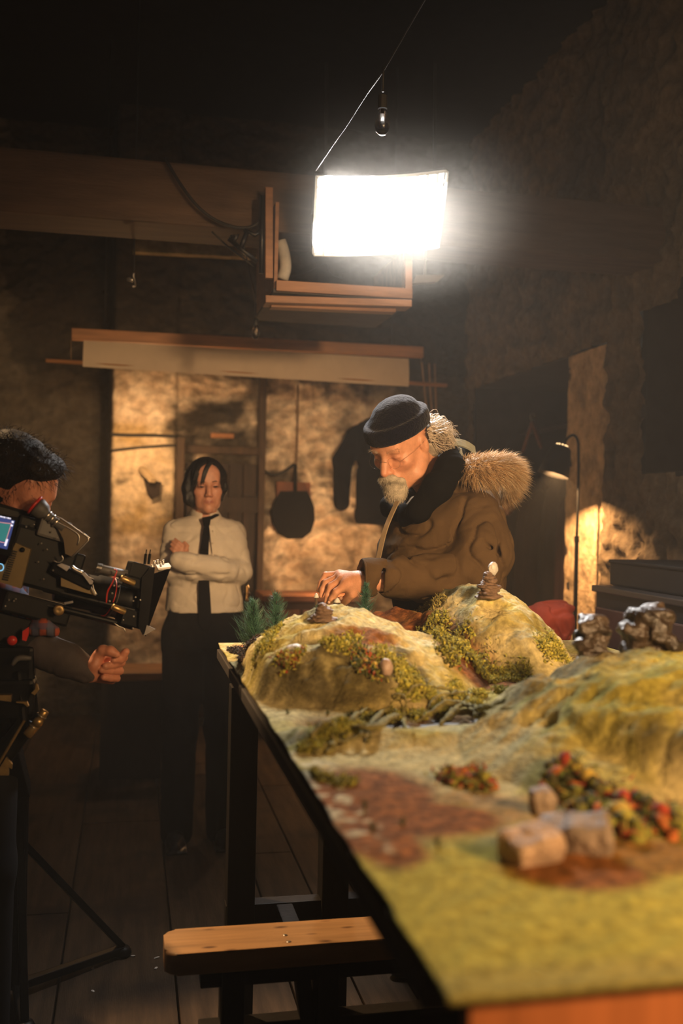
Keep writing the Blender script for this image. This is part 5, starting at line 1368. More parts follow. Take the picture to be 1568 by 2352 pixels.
    # matte box: a hood that flares towards the front, with a flag on top
    def matte(b):
        ra = [D3(322, 1328, 2.46), D3(318, 1440, 2.46), D3(318, 1440, 2.57), D3(322, 1328, 2.57)]
        fa = [D3(392, 1304, 2.43), D3(334, 1462, 2.43), D3(334, 1462, 2.62), D3(392, 1304, 2.62)]
        fi = [p + (np.mean(fa, 0) - p) * .05 for p in fa]; ri = [p + (np.mean(ra, 0) - p) * .08 for p in ra]
        vs = ra + fa + fi + ri; fs = []
        for k in range(4):
            j = (k + 1) % 4
            fs += [(k, j, 4 + j, 4 + k), (4 + k, 4 + j, 8 + j, 8 + k), (8 + k, 8 + j, 12 + j, 12 + k), (12 + k, 12 + j, j, k)]
        b.add(vs, fs)
        plate(b, [(345, 1304), (356, 1303), (340, 1436), (328, 1460), (318, 1440), (326, 1326)], 2.425, .012)
    mx_ = part('matte_box', matte, M_blk)
    part('top_flag_edge', lambda b: plate(b, [(362, 1305), (393, 1301), (391, 1306), (364, 1309)], 2.425, .16), mat('white_tape_edge', (.62, .60, .56), .6), mx_)
    part('bottom_corner', lambda b: plate(b, [(337, 1436), (357, 1445), (330, 1461)], 2.42, .004), mat('grey_corner_plate', (.22, .20, .19), .5), mx_)
    part('record_button', lambda b: b.lathe([(0, 0), (.011, 0), (.011, .003), (0, .004)], D3(28, 1471, 2.39), (0, -1, 0), 24), M_red)
    part('red_tab', lambda b: plate(b, [(52, 1450), (66, 1440), (66, 1456), (60, 1473), (51, 1470)], 2.39, .008), M_red)
    part('lower_plate', lambda b: (b.box(D3(35, 1450, 2.46), (.15, .07, .07), R, .008),), M_blk)
film_camera()
def support_arm():
    root = empty('camera_support', (-0.30, 2.72, 0), 'black and silver camera support with jointed arms on a dark floor stand', 'camera stand')
    def part(name, fn, m_, par=root):
        mb = MB(); fn(mb); return mb.build(name, m_, par)
    hub = np.array([-.29, 3.0, .035])
    part('column', lambda b: (b.cyl((-.29, 3.0, .03), (-.29, 3.0, .62), .022, 14), b.beam((-.29, 3.0, .60), (-.27, 2.46, .86), .05, .05, bev=.006), b.cyl((-.27, 2.46, .84), (-.27, 2.46, 1.06), .03, 16)), M_blk)
    for p in ((.004, 3.226, .02), (-.25, 2.80, .02), (-.56, 3.25, .02)):
        lg = part('leg', lambda b: (b.beam(hub, p, .03, .024, bev=.004), b.beam(np.array(p) + [-.0, 0, .01], hub + [0, 0, .42], .022, .018, bev=.003)), M_blk)
        part('foot', lambda b: b.lathe([(.0, 0), (.026, 0), (.030, .012), (.022, .028), (0, .03)], (p[0], p[1], 0), n=14), M_blk, lg)
    a = D3(62, 1690, 2.36); b_ = D3(88, 1658, 2.36); c = D3(104, 1632, 2.36)
    part('arm_joint', lambda b: (b.cyl(a, b_, .0115, 16, bev=.002), b.lathe([(0, -.012), (.011, -.012), (.011, .012), (0, .012)], b_, (0, 1, 0), 16)), M_brs)
    part('arm_joint', lambda b: b.cyl(b_ + (c - b_) * .2, c, .010, 16, bev=.002), M_brs)
    for p in ((.35, .0), (.78, 0)): part('joint_ring', lambda b: b.lathe([(.0122, 0), (.0126, .001), (.0122, .002)], a + (c - a) * p[0], c - a, 18), M_chr)
    part('arm_beam', lambda b: (b.beam(D3(-30, 1780, 2.42), D3(70, 1650, 2.42), .05, .05, bev=.008), b.beam(D3(60, 1680, 2.42), D3(45, 1540, 2.44), .05, .05, bev=.008), b.box(D3(20, 1600, 2.44), (.12, .08, .09), None, .01), b.box(D3(25, 1530, 2.46), (.11, .08, .10), None, .01)), M_blk)
    part('strut', lambda b: b.cyl(D3(-6, 1760, 2.36), D3(56, 1655, 2.36), .0032, 10), M_brs)
    part('bracket', lambda b: plate(b, [(-6, 1597), (26, 1597), (25, 1612), (-6, 1608)], 2.37, .02), M_brs)
    part('bracket', lambda b: plate(b, [(37, 1612), (62, 1612), (66, 1622), (63, 1624), (54, 1616), (37, 1614)], 2.37, .012), M_brs)
    part('bracket', lambda b: plate(b, [(72, 1592), (81, 1583), (82, 1571), (86, 1573), (89, 1585), (80, 1597)], 2.37, .012), M_brs)
    part('bracket', lambda b: plate(b, [(-6, 1772), (14, 1740), (28, 1756), (27, 1767), (20, 1762), (20, 1781), (-6, 1781)], 2.37, .012), M_brs)
    part('grip', lambda b: b.tube(spline([D3(28, 1528, 2.38), D3(42, 1512, 2.38), D3(72, 1512, 2.38)], 8), [.004, .005, .006, .007, .007, .007, .006, .004], 8), M_gry)
support_arm()
def operator():
    O = np.array([-.40, 2.62, 0.0])
    root = empty('person', O, 'dark-haired camera operator in plaid shirt bending to the viewfinder', 'person')
    H = head_frame(atY(33, 1128, 2.52), -35, 26, 8, 1.0, (1, 0, 0))
    S = SDF(); add_head(S, H)
    S.cap(H.w((0, -.03, -.06)), (-.42, 2.66, 1.36), .055, .062, .03)
    S.loft([.9, 1.05, 1.2, 1.32, 1.38], [-.46, -.45, -.44, -.43, -.42], [2.72, 2.71, 2.69, 2.67, 2.66], [.15, .15, .16, .14, .07], [.10, .10, .11, .10, .06], .04)
    for s_ in (-1, 1): S.chain([(-.45 + s_ * .08, 2.74, .9), (-.45 + s_ * .1, 2.72, .48), (-.45 + s_ * .1, 2.76, .08)], [.085, .055, .04], .02)
    wr = D3(203, 1542, 2.45)
    S.chain([(-.36, 2.62, 1.30), (-.27, 2.52, 1.12), wr + (np.array((-.27, 2.52, 1.12)) - wr) * .35], [.045, .036, .028], .02)
    S.chain([(-.55, 2.70, 1.30), (-.60, 2.58, 1.10), (-.42, 2.52, 1.05)], [.05, .042, .03], .02)
    S.ell((-.38, 2.50, 1.05), (.045, .03, .035), .012)
    # right hand half closed: palm, four curled fingers seen end on, thumb along the top
    def J(u, v, Y): return D3(u, v, Y)
    Hd = SDF(); el = wr + (np.array((-.27, 2.52, 1.12)) - wr) * .35; Hd.cap(el, wr, .029, .026, .01)
    Hd.ell((wr + J(250, 1530, 2.50)) / 2 + [0, .012, 0], (.030, .014, .028), .014)
    Hd.chain([J(212, 1552, 2.445), J(217, 1528, 2.432), J(226, 1506, 2.432)], [.0135, .0145, .0135], .010)
    for k, (kn, pp, tp, r) in enumerate([((262, 1508, 2.49), (284, 1510, 2.455), (262, 1516, 2.425), .0104), ((264, 1528, 2.495), (279, 1522, 2.455), (242, 1530, 2.420), .0100),
                                        ((262, 1545, 2.495), (275, 1541, 2.455), (234, 1539, 2.422), .0096), ((256, 1560, 2.49), (268, 1558, 2.455), (238, 1556, 2.425), .0090)]):
        Hd.chain([wr * .55 + J(*kn) * .45, J(*kn)], [.018, .0125], .014); Hd.chain([J(*kn), J(*pp)], [r * 1.05, r], .002)
        m_ = (J(*pp) + J(*tp)) / 2 + [0, -.004, 0]; Hd.chain([J(*pp), m_, J(*tp)], [r, r * .98, r * .85], .0015)
    Hd.chain([J(222, 1512, 2.44), J(236, 1494, 2.425), J(254, 1496, 2.415), J(267, 1503, 2.41)], [.0145, .0125, .0120, .0092], .005)
    Hd.chain([J(276, 1514, 2.44), J(289, 1497, 2.435)], [.0115, .0092], .004)
    sdf_obj(S, .0046, 'body', M_skin, root, skin_col(H, (.52, .215, .130), (.36, .12, .085), (.5, .17, .11)), extra=(Hd, .0021))
    S = SDF()
    S.ell((0, -.022, .056), (.084, .104, .086), .01, fr=H)
    S.ell((.0, .066, .098), (.060, .038, .030), .03, fr=H)
    S.ell((0, .115, .006), (.09, .075, .062), .006, fr=H, sub=True); S.ell((0, .0, -.09), (.12, .12, .085), .01, fr=H, sub=True)
    S.disp = lambda P: .004 * noise3(P * 45) + .002 * noise3(P * 110)
    M_oh = mat('dark_brown_wavy_hair', (.012, .008, .005), .6, spec=.15, var=.5, scale=50, bump=.4)
    hair = sdf_obj(S, .0050, 'hair', M_oh, root)
    co = np.array([v.co for v in hair.data.vertices]); nr = np.array([v.normal for v in hair.data.vertices]); ix = rng.choice(len(co), 900)
    V, F = spikes(co[ix] - nr[ix] * .003, nr[ix] + H.R @ np.array([0, .5, .0]), .030, .0009, droop=(0, 0, -.3), seg=4, jit=.4, curl=.12)
    mesh_obj('loose_hair', V, F, M_oh, root)
    # plaid shirt, rolled at the elbow over a grey long sleeve
    pm = mat('plaid_flannel', (.05, .03, .035), .9)
    nt = pm.node_tree; N = nt.nodes; L = nt.links; b = N['Principled BSDF']; tc = N.new('ShaderNodeTexCoord')
    prev = b.inputs['Base Color'].links[0].from_socket
    for dr, sc, colr, ph in (('X', 9, (.50, .09, .03, 1), 0), ('Z', 8, (.40, .07, .03, 1), 2), ('Z', 8.5, (.05, .08, .16, 1), 4.0), ('X', 9, (.10, .12, .2, 1), 3.2)):
        wv = N.new('ShaderNodeTexWave'); wv.bands_direction = dr; wv.inputs['Scale'].default_value = sc; wv.inputs['Distortion'].default_value = .6; wv.inputs['Phase Offset'].default_value = ph
        mr = N.new('ShaderNodeMapRange'); mr.inputs['From Min'].default_value = .55; mr.inputs['From Max'].default_value = .75; mr.inputs['To Max'].default_value = .7
        mx = N.new('ShaderNodeMix'); mx.data_type = 'RGBA'
        L.new(tc.outputs['Object'], wv.inputs['Vector']); L.new(wv.outputs['Fac'], mr.inputs['Value']); L.new(mr.outputs['Result'], mx.inputs['Factor'])
        L.new(prev, mx.inputs['A']); mx.inputs['B'].default_value = colr; prev = mx.outputs['Result']
    L.new(prev, b.inputs['Base Color'])
    S = SDF()
    S.loft([.88, 1.05, 1.2, 1.32, 1.38], [-.46, -.45, -.44, -.43, -.42], [2.72, 2.71, 2.69, 2.67, 2.66], [.185, .185, .19, .165, .085], [.13, .13, .135, .12, .075], .04)
    S.chain([(-.36, 2.62, 1.30), (-.30, 2.54, 1.18), D3(84, 1440, 2.49)], [.070, .055, .040], .03)
    S.chain([D3(84, 1412, 2.45), D3(90, 1432, 2.44)], [.014, .016], .01); S.chain([D3(78, 1446, 2.43), D3(100, 1440, 2.42), D3(124, 1450, 2.43)], [.016, .018, .014], .01)
    S.chain([(-.55, 2.70, 1.30), (-.60, 2.58, 1.10), (-.46, 2.53, 1.06)], [.075, .062, .05], .03)
    S.disp = folds(.0028, 14, [(1, .3, .3), (0, 1, .4), (-.4, 0, 1)], 2)
    sdf_obj(S, .0065, 'plaid_shirt', pm, root)
    S = SDF(); S.chain([D3(92, 1492, 2.47), D3(150, 1515, 2.455), D3(199, 1541, 2.45)], [.046, .039, .031], .02)
    S.disp = folds(.0026, 15, [(.6, .2, .8), (0, 1, .2), (-.8, 0, .6)], 9)
    sdf_obj(S, .0050, 'grey_sleeve', mat('grey_jersey', (.060, .048, .047), .9, bump=.15, bscale=300), root)
    S = SDF(); S.loft([.86, .95, 1.0], [-.46] * 3, [2.72] * 3, [.17, .16, .155], [.12, .115, .11], .03)
    for s_ in (-1, 1): S.chain([(-.45 + s_ * .08, 2.74, .9), (-.45 + s_ * .1, 2.72, .48), (-.45 + s_ * .1, 2.76, .05)], [.10, .075, .065], .03)
    sdf_obj(S, .009, 'trousers', mat('dark_jeans', (.012, .012, .014), .85, spec=.15), root)
    for s_ in (-1, 1):
        S = SDF(); S.chain([(-.45 + s_ * .1, 2.79, .04), (-.43 + s_ * .11, 2.66, .032), (-.42 + s_ * .11, 2.60, .026)], [.042, .042, .03], .02)
        sdf_obj(S, .009, 'shoe', mat('dark_trainers', (.02, .02, .02), .6), root)
operator()
# ------------------------------------------------------------------ things overhead
M_cable = mat('black_cable', (.012, .011, .010), .6)
M_bulbg = bpy.data.materials.new('clear_bulb_glass'); M_bulbg.use_nodes = True
_b = M_bulbg.node_tree.nodes['Principled BSDF']; _b.inputs['Transmission Weight'].default_value = 1.0; _b.inputs['Roughness'].default_value = .02; _b.inputs['IOR'].default_value = 1.45
_n = M_bulbg.node_tree.nodes.new('ShaderNodeTexNoise'); _n.inputs['Scale'].default_value = 40; _r = M_bulbg.node_tree.nodes.new('ShaderNodeMapRange'); _r.inputs['To Min'].default_value = .10; _r.inputs['To Max'].default_value = .22
M_bulbg.node_tree.links.new(_n.outputs['Fac'], _r.inputs['Value']); M_bulbg.node_tree.links.new(_r.outputs['Result'], _b.inputs['Roughness'])
def bulb(top, k, label):
    """small festoon bulb hanging under top (a point on the cable); k = size in metres per unit"""
    root = empty('festoon_bulb', top, label, 'light bulb', 'clear festoon bulbs on the overhead cable')
    t = np.array(top, float)
    m_ = MB(); m_.tube([t + [0, 0, .012 * k], t, t - [0, 0, .045 * k]], .003 * k, 6); m_.lathe([(.004, 0), (.010, -.004), (.0115, -.012), (.0115, -.030), (.0095, -.034), (0, -.034)][::-1], t - [0, 0, .055 * k], n=14) if k == 1 else m_.cyl(t - [0, 0, .055 * k], t - [0, 0, .085 * k], .011 * k, 12)
    m_.build('socket', M_cable, root)
    c = t - [0, 0, .088 * k]
    pr = [(.0105, 0), (.0125, -.008), (.0165, -.024), (.0178, -.036), (.0150, -.049), (.0085, -.0565), (0, -.058)]
    inn = [(max(r - .0012, 0), h if h == 0 else h + .0011) for r, h in pr]
    m_ = MB(); m_.lathe([(r * k, h * k) for r, h in pr], c, n=22); m_.lathe([(r * k, h * k) for r, h in inn][::-1], c, n=22)
    m_.build('glass', M_bulbg, root)
    m_ = MB(); m_.tube([c, c - [0, 0, .012 * k]], .0022 * k, 6)
    for s_ in (-1, 1): m_.tube([c - [0, 0, .010 * k], c + np.array([s_ * .004 * k, 0, -.016 * k]), c + np.array([s_ * .0025 * k, 0, -.040 * k])], .0005 * k, 4)
    m_.build('filament', mat('bulb_filament', (.45, .20, .08), .4), root)
cp = [atY(1010, -60, 2.25), atY(940, 60, 2.45), atY(880, 163, 2.6), atY(838, 223, 2.8), atY(797, 287, 3.0), atY(775, 318, 3.1), atY(745, 362, 3.3), atY(725, 392, 3.5)]
m_ = MB(); m_.tube(spline(cp, 50), .0019, 7)
tag(m_.build('festoon_cable', mat('grey_festoon_cable', (.022, .02, .018), .5)), 'thin overhead cable running down past the hanging bulb to the bright panel', 'cable')
bulb(cp[2] - [0, 0, .004], 1.15, 'clear glass bulb hanging in the dark above the bright panel')
bulb(atY(588, 702, 4.3), 1.0, 'small unlit bulb hanging below the wooden hatch, left of centre')
m_ = MB(); m_.tube(spline([atY(588, 702, 4.3) + [0, 0, .01], atY(575, 640, 4.15), atY(560, 560, 4.05)], 12), .003, 6); tag(m_.build('bulb_flex', M_cable), 'black flex from which the small unlit bulb hangs', 'cable')
# wooden hatch box fixed to the beam behind the panel
def hatch():
    root = empty('wooden_hatch', atY(790, 660, 3.92), 'open wooden box frame fixed under the beam behind the bright panel', 'wooden box')
    Mw = mat('hatch_wood', (.26, .125, .060), .6, var=.3, scale=5, stretch=(1, 6, 6), bump=.15); Md = mat('hatch_inside', (.05, .042, .036), .85)
    def bar(name, a, b, h, d, m__): mb = MB(); mb.beam(a, b, d, h, bev=.003); mb.build(name, m__, root)
    Y = 3.90
    bar('rail', atY(633, 657, Y), atY(945, 676, Y), .042, .03, Mw)
    bar('post', atY(617, 432, Y), atY(617, 640, Y), .03, .028, Mw); bar('post', atY(937, 585, Y), atY(937, 664, Y), .03, .022, Mw)
    bar('ledge', atY(606, 692, Y + .02), atY(938, 702, Y + .02), .028, .10, Mw); bar('ledge', atY(620, 702, Y + .05), atY(905, 714, Y + .05), .022, .06, Mw)
    a, b = atY(628, 660, Y), atY(945, 676, Y)
    mb = MB(); mb.box(((a[0] + b[0]) / 2, Y + .30, a[2] - .012), (b[0] - a[0], .60, .016)); mb.build('bottom_panel', Md, root)
    mb = MB(); mb.box((a[0] + .01, Y + .30, a[2] + .17), (.014, .58, .34)); mb.build('side_panel', Mw, root)
    mb = MB(); mb.box((b[0] - .01, Y + .33, a[2] + .10), (.014, .50, .22)); mb.build('side_panel', Mw, root)
    mb = MB(); mb.box(((a[0] + b[0]) / 2, Y + .60, a[2] + .06), (b[0] - a[0], .014, .16)); mb.build('back_panel', Md, root)
    c = atY(648, 642, Y + .10)
    r = MB(); r.tube(spline([c, c + np.array([.012, 0, .05]), c + np.array([.004, 0, .11]), c + np.array([-.012, 0, .155])], 12), .024, 14)
    tag(r.build('paper_roll', mat('grey_paper', (.40, .37, .32), .8)), 'curled grey paper roll standing in the wooden hatch', 'paper')
    p = MB(); p.tube(spline([atY(655, 636, Y + .13), atY(700, 628, Y + .2), atY(745, 606, Y + .3), atY(758, 628, Y + .3), atY(790, 640, Y + .2)], 24), .002, 5)
    tag(p.build('loose_wire', M_cable), 'loose thin wire lying in the wooden hatch', 'wire')
hatch()
m_ = MB(); q = atY(948, 650, 4.05); m_.prism([(0, 0), (.11, .014), (.14, .044), (.015, .036)], (0, 1, 0), q, (1, 0, 0), (0, 0, 1), .05); m_.tube([q + [.06, .03, .02], (q[0] + .06, 4.08, 2.56)], .006, 6)
tag(m_.build('lamp_louvre', mat('grey_louvre', (.16, .14, .12), .7)), 'grey slatted fitting beside the wooden hatch', 'light fitting')
# clamp arm and its cable, on the beam
m_ = MB(); Yc = 3.9
for p in ([(525, 548), (590, 602)], [(530, 545), (545, 540), (535, 556)], [(560, 528), (585, 540), (600, 528)], [(552, 572), (568, 530)], [(602, 450), (600, 628)]): m_.tube([atY(u, v, Yc) for u, v in p], .0095, 8)
tag(m_.build('clamp_arm', mat('black_clamp_metal', (.015, .014, .013), .4, metal=.5)), 'black jointed clamp arm bolted beside the wooden hatch', 'clamp')
m_ = MB(); m_.tube(spline([atY(378, 362, 3.96), atY(412, 420, 3.955), atY(450, 470, 3.95), atY(490, 503, 3.95), atY(540, 522, 3.94), atY(580, 520, 3.93), atY(604, 500, 3.92)], 30), .0065, 7)
tag(m_.build('beam_cable', M_cable), 'black cable sagging across the face of the big beam', 'cable')
m_ = MB(); m_.tube(spline([atY(486, 532, 4.0), atY(530, 572, 4.0), atY(585, 612, 4.0)], 12), .004, 6)
tag(m_.build('support_wire', M_cable), 'thin wire running to the foot of the clamp arm', 'wire')
# small chromed spotlight that catches the light high on the left
def spotlet():
    c = atY(304, 645, 4.4); root = empty('small_spotlight', c, 'tiny chromed spotlight glinting alone in the dark under the beam', 'spotlight')
    m_ = MB(); m_.cyl(c + [-.022, -.01, .004], c + [.004, -.02, -.002], .009, 14, bev=.002); m_.build('barrel', M_chr, root)
    m_ = MB(); m_.tube(spline([c + [.006, 0, .035], c + [.004, 0, .018], c + [.010, 0, .0], c + [.012, -.005, -.022], c + [.0, -.008, -.026]], 14), .0045, 8); m_.build('bracket', M_chr, root)
    m_ = MB(); m_.tube([c + [.006, 0, .03], (c[0] + .006, c[1] + .02, 4.01)], .004, 6); m_.build('stem', M_cable, root)
spotlet()
# roll-up screen on its batten
def screen():
    Y = 5.60; root = empty('roll_screen', atY(570, 820, Y), 'cream cloth screen rolled half down from a brown wooden batten', 'screen')
    Mw = mat('screen_batten_wood', (.34, .15, .055), .55, var=.35, scale=3, stretch=(1, 7, 7), bump=.1)
    a, b = atY(165, 768, Y), atY(970, 810, Y); m_ = MB(); m_.beam(a, b, .045, .062, bev=.003); m_.build('batten', Mw, root)
    tl, tr = atY(192, 782, Y - .03), atY(938, 824, Y - .03); bl, br = atY(190, 842, Y - .05), atY(938, 888, Y - .05)
    n = 40; V = []
    for k in range(n + 1):
        s_ = k / n
        for j in range(9):
            t = j / 8; p = (tl * (1 - s_) + tr * s_) * (1 - t) + (bl * (1 - s_) + br * s_) * t
            V.append(p + np.array([0, -.012 * math.sin(t * PI) + .002 * math.sin(s_ * 17) * t, 0]))
    i = np.arange((n + 1) * 9).reshape(n + 1, 9); F = np.stack([i[:-1, :-1], i[:-1, 1:], i[1:, 1:], i[1:, :-1]], -1).reshape(-1, 4)
    V2 = np.array(V) + [0, .004, 0]; nv = len(V)
    F = np.concatenate([F, F[:, ::-1] + nv])
    o = mesh_obj('cloth', np.concatenate([V, V2]), F, mat('cream_screen_cloth', (.56, .45, .33), .85, var=.06, scale=10), root, smooth=True)
    for u in (240, 900): r = MB(); q = atY(u, 770, Y); r.tube([(q[0], Y, 2.40), (q[0], Y, 4.01)], .003, 5); r.build('hanger_cord', M_cable, root)
    r = MB(); r.cyl(atY(105, 828, Y - .04), atY(1026, 885, Y - .04), .0115, 14, bev=.002); r.build('rod', Mw, root)
    for u0, v0, u1, v1 in ((163, 780, 163, 830), (966, 822, 974, 880)): r = MB(); r.tube([atY(u0, v0, Y), atY(u1, v1, Y - .02)], .0016, 5); r.build('cord', mat('pale_cord', (.30, .20, .12), .8), root)
screen()
for k, p in enumerate(([(968, 832), (982, 950), (1000, 960), (998, 835)], [(985, 834), (988, 900), (992, 950)])):
    m_ = MB(); m_.tube(spline([atY(u, v, 5.62) for u, v in p], 18), .005, 6)
    tag(m_.build('hanging_rope', mat('hemp_rope', (.26, .15, .08), .9) if k == 0 else m0_.data.materials[0]) if k else (m0_ := m_.build('hanging_rope', mat('hemp_rope', (.26, .15, .08), .9))), ['looped rope hanging from the end of the screen above the beanie', 'straight rope hanging inside the looped rope'][k], 'rope')
# ------------------------------------------------------------------ things on the back wall
WF = WY - .07
def wall_tube(name, pix, r, m__, lab, cat, off=.0, n=24):
    m_ = MB(); m_.tube(spline([atY(u, v, WF - off) for u, v in pix], n), r, 8); return tag(m_.build(name, m__), lab, cat)
wall_tube('wall_cable', [(252, 998), (300, 1000), (350, 1000), (408, 1003)], .011, M_cable, 'straight black cable across the lit pier', 'cable')
wall_tube('wall_cable', [(252, 1036), (300, 1030), (350, 1026), (410, 1024), (500, 1040)], .009, M_cable, 'sagging black cable below the straight one on the pier', 'cable')
wall_tube('downpipe', [(601, 866), (599, 960), (598, 1060), (600, 1085)], .020, mat('rusty_dark_pipe', (.035, .025, .018), .7), 'dark vertical pipe between the plank door and the hanging pan', 'pipe')
wall_tube('wall_cable', [(600, 1078), (625, 1090), (650, 1085), (676, 1066)], .010, M_cable, 'black cable looping from the pipe towards the hanging pan', 'cable')
m_ = MB(); a = atY(636, 1108, WF); b = atY(712, 1148, WF); m_.box(((a[0] + b[0]) / 2, WF + .01, (a[2] + b[2]) / 2 - .01), (b[0] - a[0], .03, a[2] - b[2] + .03), bev=.004)
tag(m_.build('wooden_board', mat('red_brown_board', (.22, .075, .035), .6, var=.3)), 'small red-brown board on the wall behind the black pan', 'board')
def pan():
    c = atY(675, 1188, WF - .05); root = empty('hanging_pan', c, 'round black pan-like thing hanging by a cord on the stone wall', 'pan')
    Mp = mat('soot_black_iron', (.006, .0055, .005), .8, spec=.15)
    k = 6.55 / FPX; pol = []
    for u, v in ((645, 1128), (705, 1128), (712, 1140), (722, 1165), (723, 1195), (714, 1222), (695, 1237), (662, 1238), (640, 1226), (627, 1200), (624, 1175), (634, 1148)): q = atY(u, v, WF - .05); pol.append((q[0] - c[0], q[2] - c[2]))
    m_ = MB(); m_.prism(pol, (0, 1, 0), c, (1, 0, 0), (0, 0, 1), .06); m_.build('bowl', Mp, root)
    m_ = MB(); m_.tube(spline([atY(u, v, WF) for u, v in ((684, 884), (683, 980), (680, 1070))], 14), .006, 6); m_.build('cord', mat('brown_cord', (.12, .065, .035), .8), root)
    m_ = MB(); m_.beam(atY(678, 1066, WF - .04), atY(678, 1130, WF - .04), .02, .022); m_.build('handle', Mp, root)
pan()
def old_bracket():
    c = atY(342, 1100, WF - .04); root = empty('wooden_peg', c, 'pale splintered wooden peg sticking out of the plastered pier', 'peg')
    m_ = MB(); m_.beam(atY(325, 1076, WF - .02), atY(352, 1104, WF - .12), .045, .035, bev=.006); m_.build('peg', mat('pale_splintered_wood', (.55, .42, .25), .7, var=.3), root)
    m_ = MB(); m_.prism([(0, 0), (.11, -.02), (.10, -.11), (.055, -.13), (.02, -.08)], (0, -1, 0), atY(330, 1100, WF - .0), (1, 0, 0), (0, 0, 1), .05); m_.build('peg_shadow', mat('peg_shadow_tone', (.022, .013, .009), .9), root)  # dark slab standing in for the peg's shadow on the pier
old_bracket()
def coat():
    root = empty('jacket', atY(835, 1090, WF - .08), 'black jacket with hanging sleeves on the stone wall behind the man', 'jacket')
    S = SDF(); Y = WF - .07
    q = lambda u, v, d=0: atY(u, v, Y + d)
    S.loft([0, .25, .5, .68, .74], [0] * 5, [0] * 5, [.185, .175, .18, .16, .05], [.055] * 5, .03, fr=Frame(q(875, 1205), (1, 0, 0), (0, 1, 0), (0, 0, 1)), pw=2.5)
    S.chain([q(818, 1005), q(785, 1060), q(783, 1155)], [.075, .062, .052], .03)
    S.chain([q(940, 1005), q(965, 1060), q(962, 1160)], [.075, .062, .052], .03)
    S.disp = folds(.004, 7, [(1, 0, .2), (0, 1, 0), (.2, 0, .7)], 4)
    Mk = mat('black_wool', (.006, .0055, .0055), .95, spec=.1)
    sdf_obj(S, .011, 'cloth', Mk, root)
    m_ = MB(); m_.tube(spline([q(868, 990), q(872, 966), q(884, 968)], 8), .004, 6); m_.build('hook', M_cable, root)
coat()
# ------------------------------------------------------------------ seats and furniture against the back wall
def sideboard():
    root = empty('sideboard', (1.15, 6.25, 0), 'low reddish wooden sideboard against the back wall behind the model firs', 'sideboard')
    Mw = mat('reddish_furniture_wood', (.20, .075, .035), .5, var=.3, scale=4, stretch=(1, 4, 4)); Md = mat('dark_furniture_panel', (.07, .03, .018), .6)
    a = atY(604, 1368, 6.1); b = atY(860, 1368, 6.1); W_ = b[0] - a[0]; cx = (a[0] + b[0]) / 2; zt = a[2]
    m_ = MB(); m_.box((cx, 6.3, zt - .02), (W_, .42, .04), bev=.006); m_.build('top', Mw, root)
    m_ = MB(); m_.box((cx, 6.31, zt / 2 - .02), (W_ - .04, .38, zt - .05), bev=.004); m_.build('carcass', Md, root)
    for k in range(3):
        x = cx + (k - 1) * W_ / 3.1
        d = MB(); d.box((x, 6.105, zt / 2), (W_ / 3.3, .025, zt - .18), bev=.006); dd = d.build('door', Mw, root)
        h = MB(); h.lathe([(0, 0), (.012, .0), (.014, .015), (0, .018)], (x + .10, 6.09, zt * .6), (0, -1, 0), 12); h.build('handle', M_brs, dd)
sideboard()
def chair():
    root = empty('wooden_chair', (0.60, 5.15, 0), 'dark wooden chair with brass-tipped back posts behind the woman', 'chair')
    Mw = mat('dark_red_chair_wood', (.075, .025, .015), .3, var=.3, scale=5)
    x0, x1 = atY(541, 1340, 5.1)[0], atY(566, 1340, 5.1)[0] + .0
    zt = atY(566, 1338, 5.1)[2]
    for x in (x1 - .38, x1):
        m_ = MB(); m_.beam((x, 5.12, .0), (x, 5.10, zt - .05), .035, .03, bev=.004); p = m_.build('back_post', Mw, root)
        t_ = MB(); t_.lathe([(0, -.11), (.010, -.11), (.012, -.09), (.0085, -.075), (.011, -.02), (.006, 0.0), (0, 0.005)], (x, 5.09, zt), n=14); t_.build('finial', mat('polished_brass', (.75, .50, .20), .18, metal=1.0), p)
    m_ = MB(); m_.box((x1 - .19, 5.105, zt - .16), (.36, .022, .16), bev=.004); m_.build('back_rail', Mw, root)
    m_ = MB(); m_.box((x1 - .19, 5.32, .46), (.42, .42, .04), bev=.01); m_.build('seat', Mw, root)
    for x in (x1 - .37, x1 - .01): m_ = MB(); m_.box((x, 5.50, .22), (.035, .035, .44), bev=.004); m_.build('leg', Mw, root)
chair()
def low_chest():
    a, b = atY(232, 1546, 5.3), atY(374, 1546, 5.3); z = a[2]; cx = (a[0] + b[0]) / 2
    root = empty('wooden_chest', (cx, 5.5, 0), 'low wooden chest with a worn orange-brown lid behind the operator\'s hand', 'chest')
    Mw = mat('worn_chest_wood', (.33, .16, .06), .6, var=.35, scale=4, stretch=(1, 4, 4))
    m_ = MB(); m_.box((cx, 5.45, z - .02), (b[0] - a[0] + .03, .34, .04), bev=.006); m_.build('lid', Mw, root)
    m_ = MB(); m_.box((cx, 5.46, (z - .04) / 2), (b[0] - a[0], .30, z - .045), bev=.004); m_.build('body', M_darkwood, root)
low_chest()
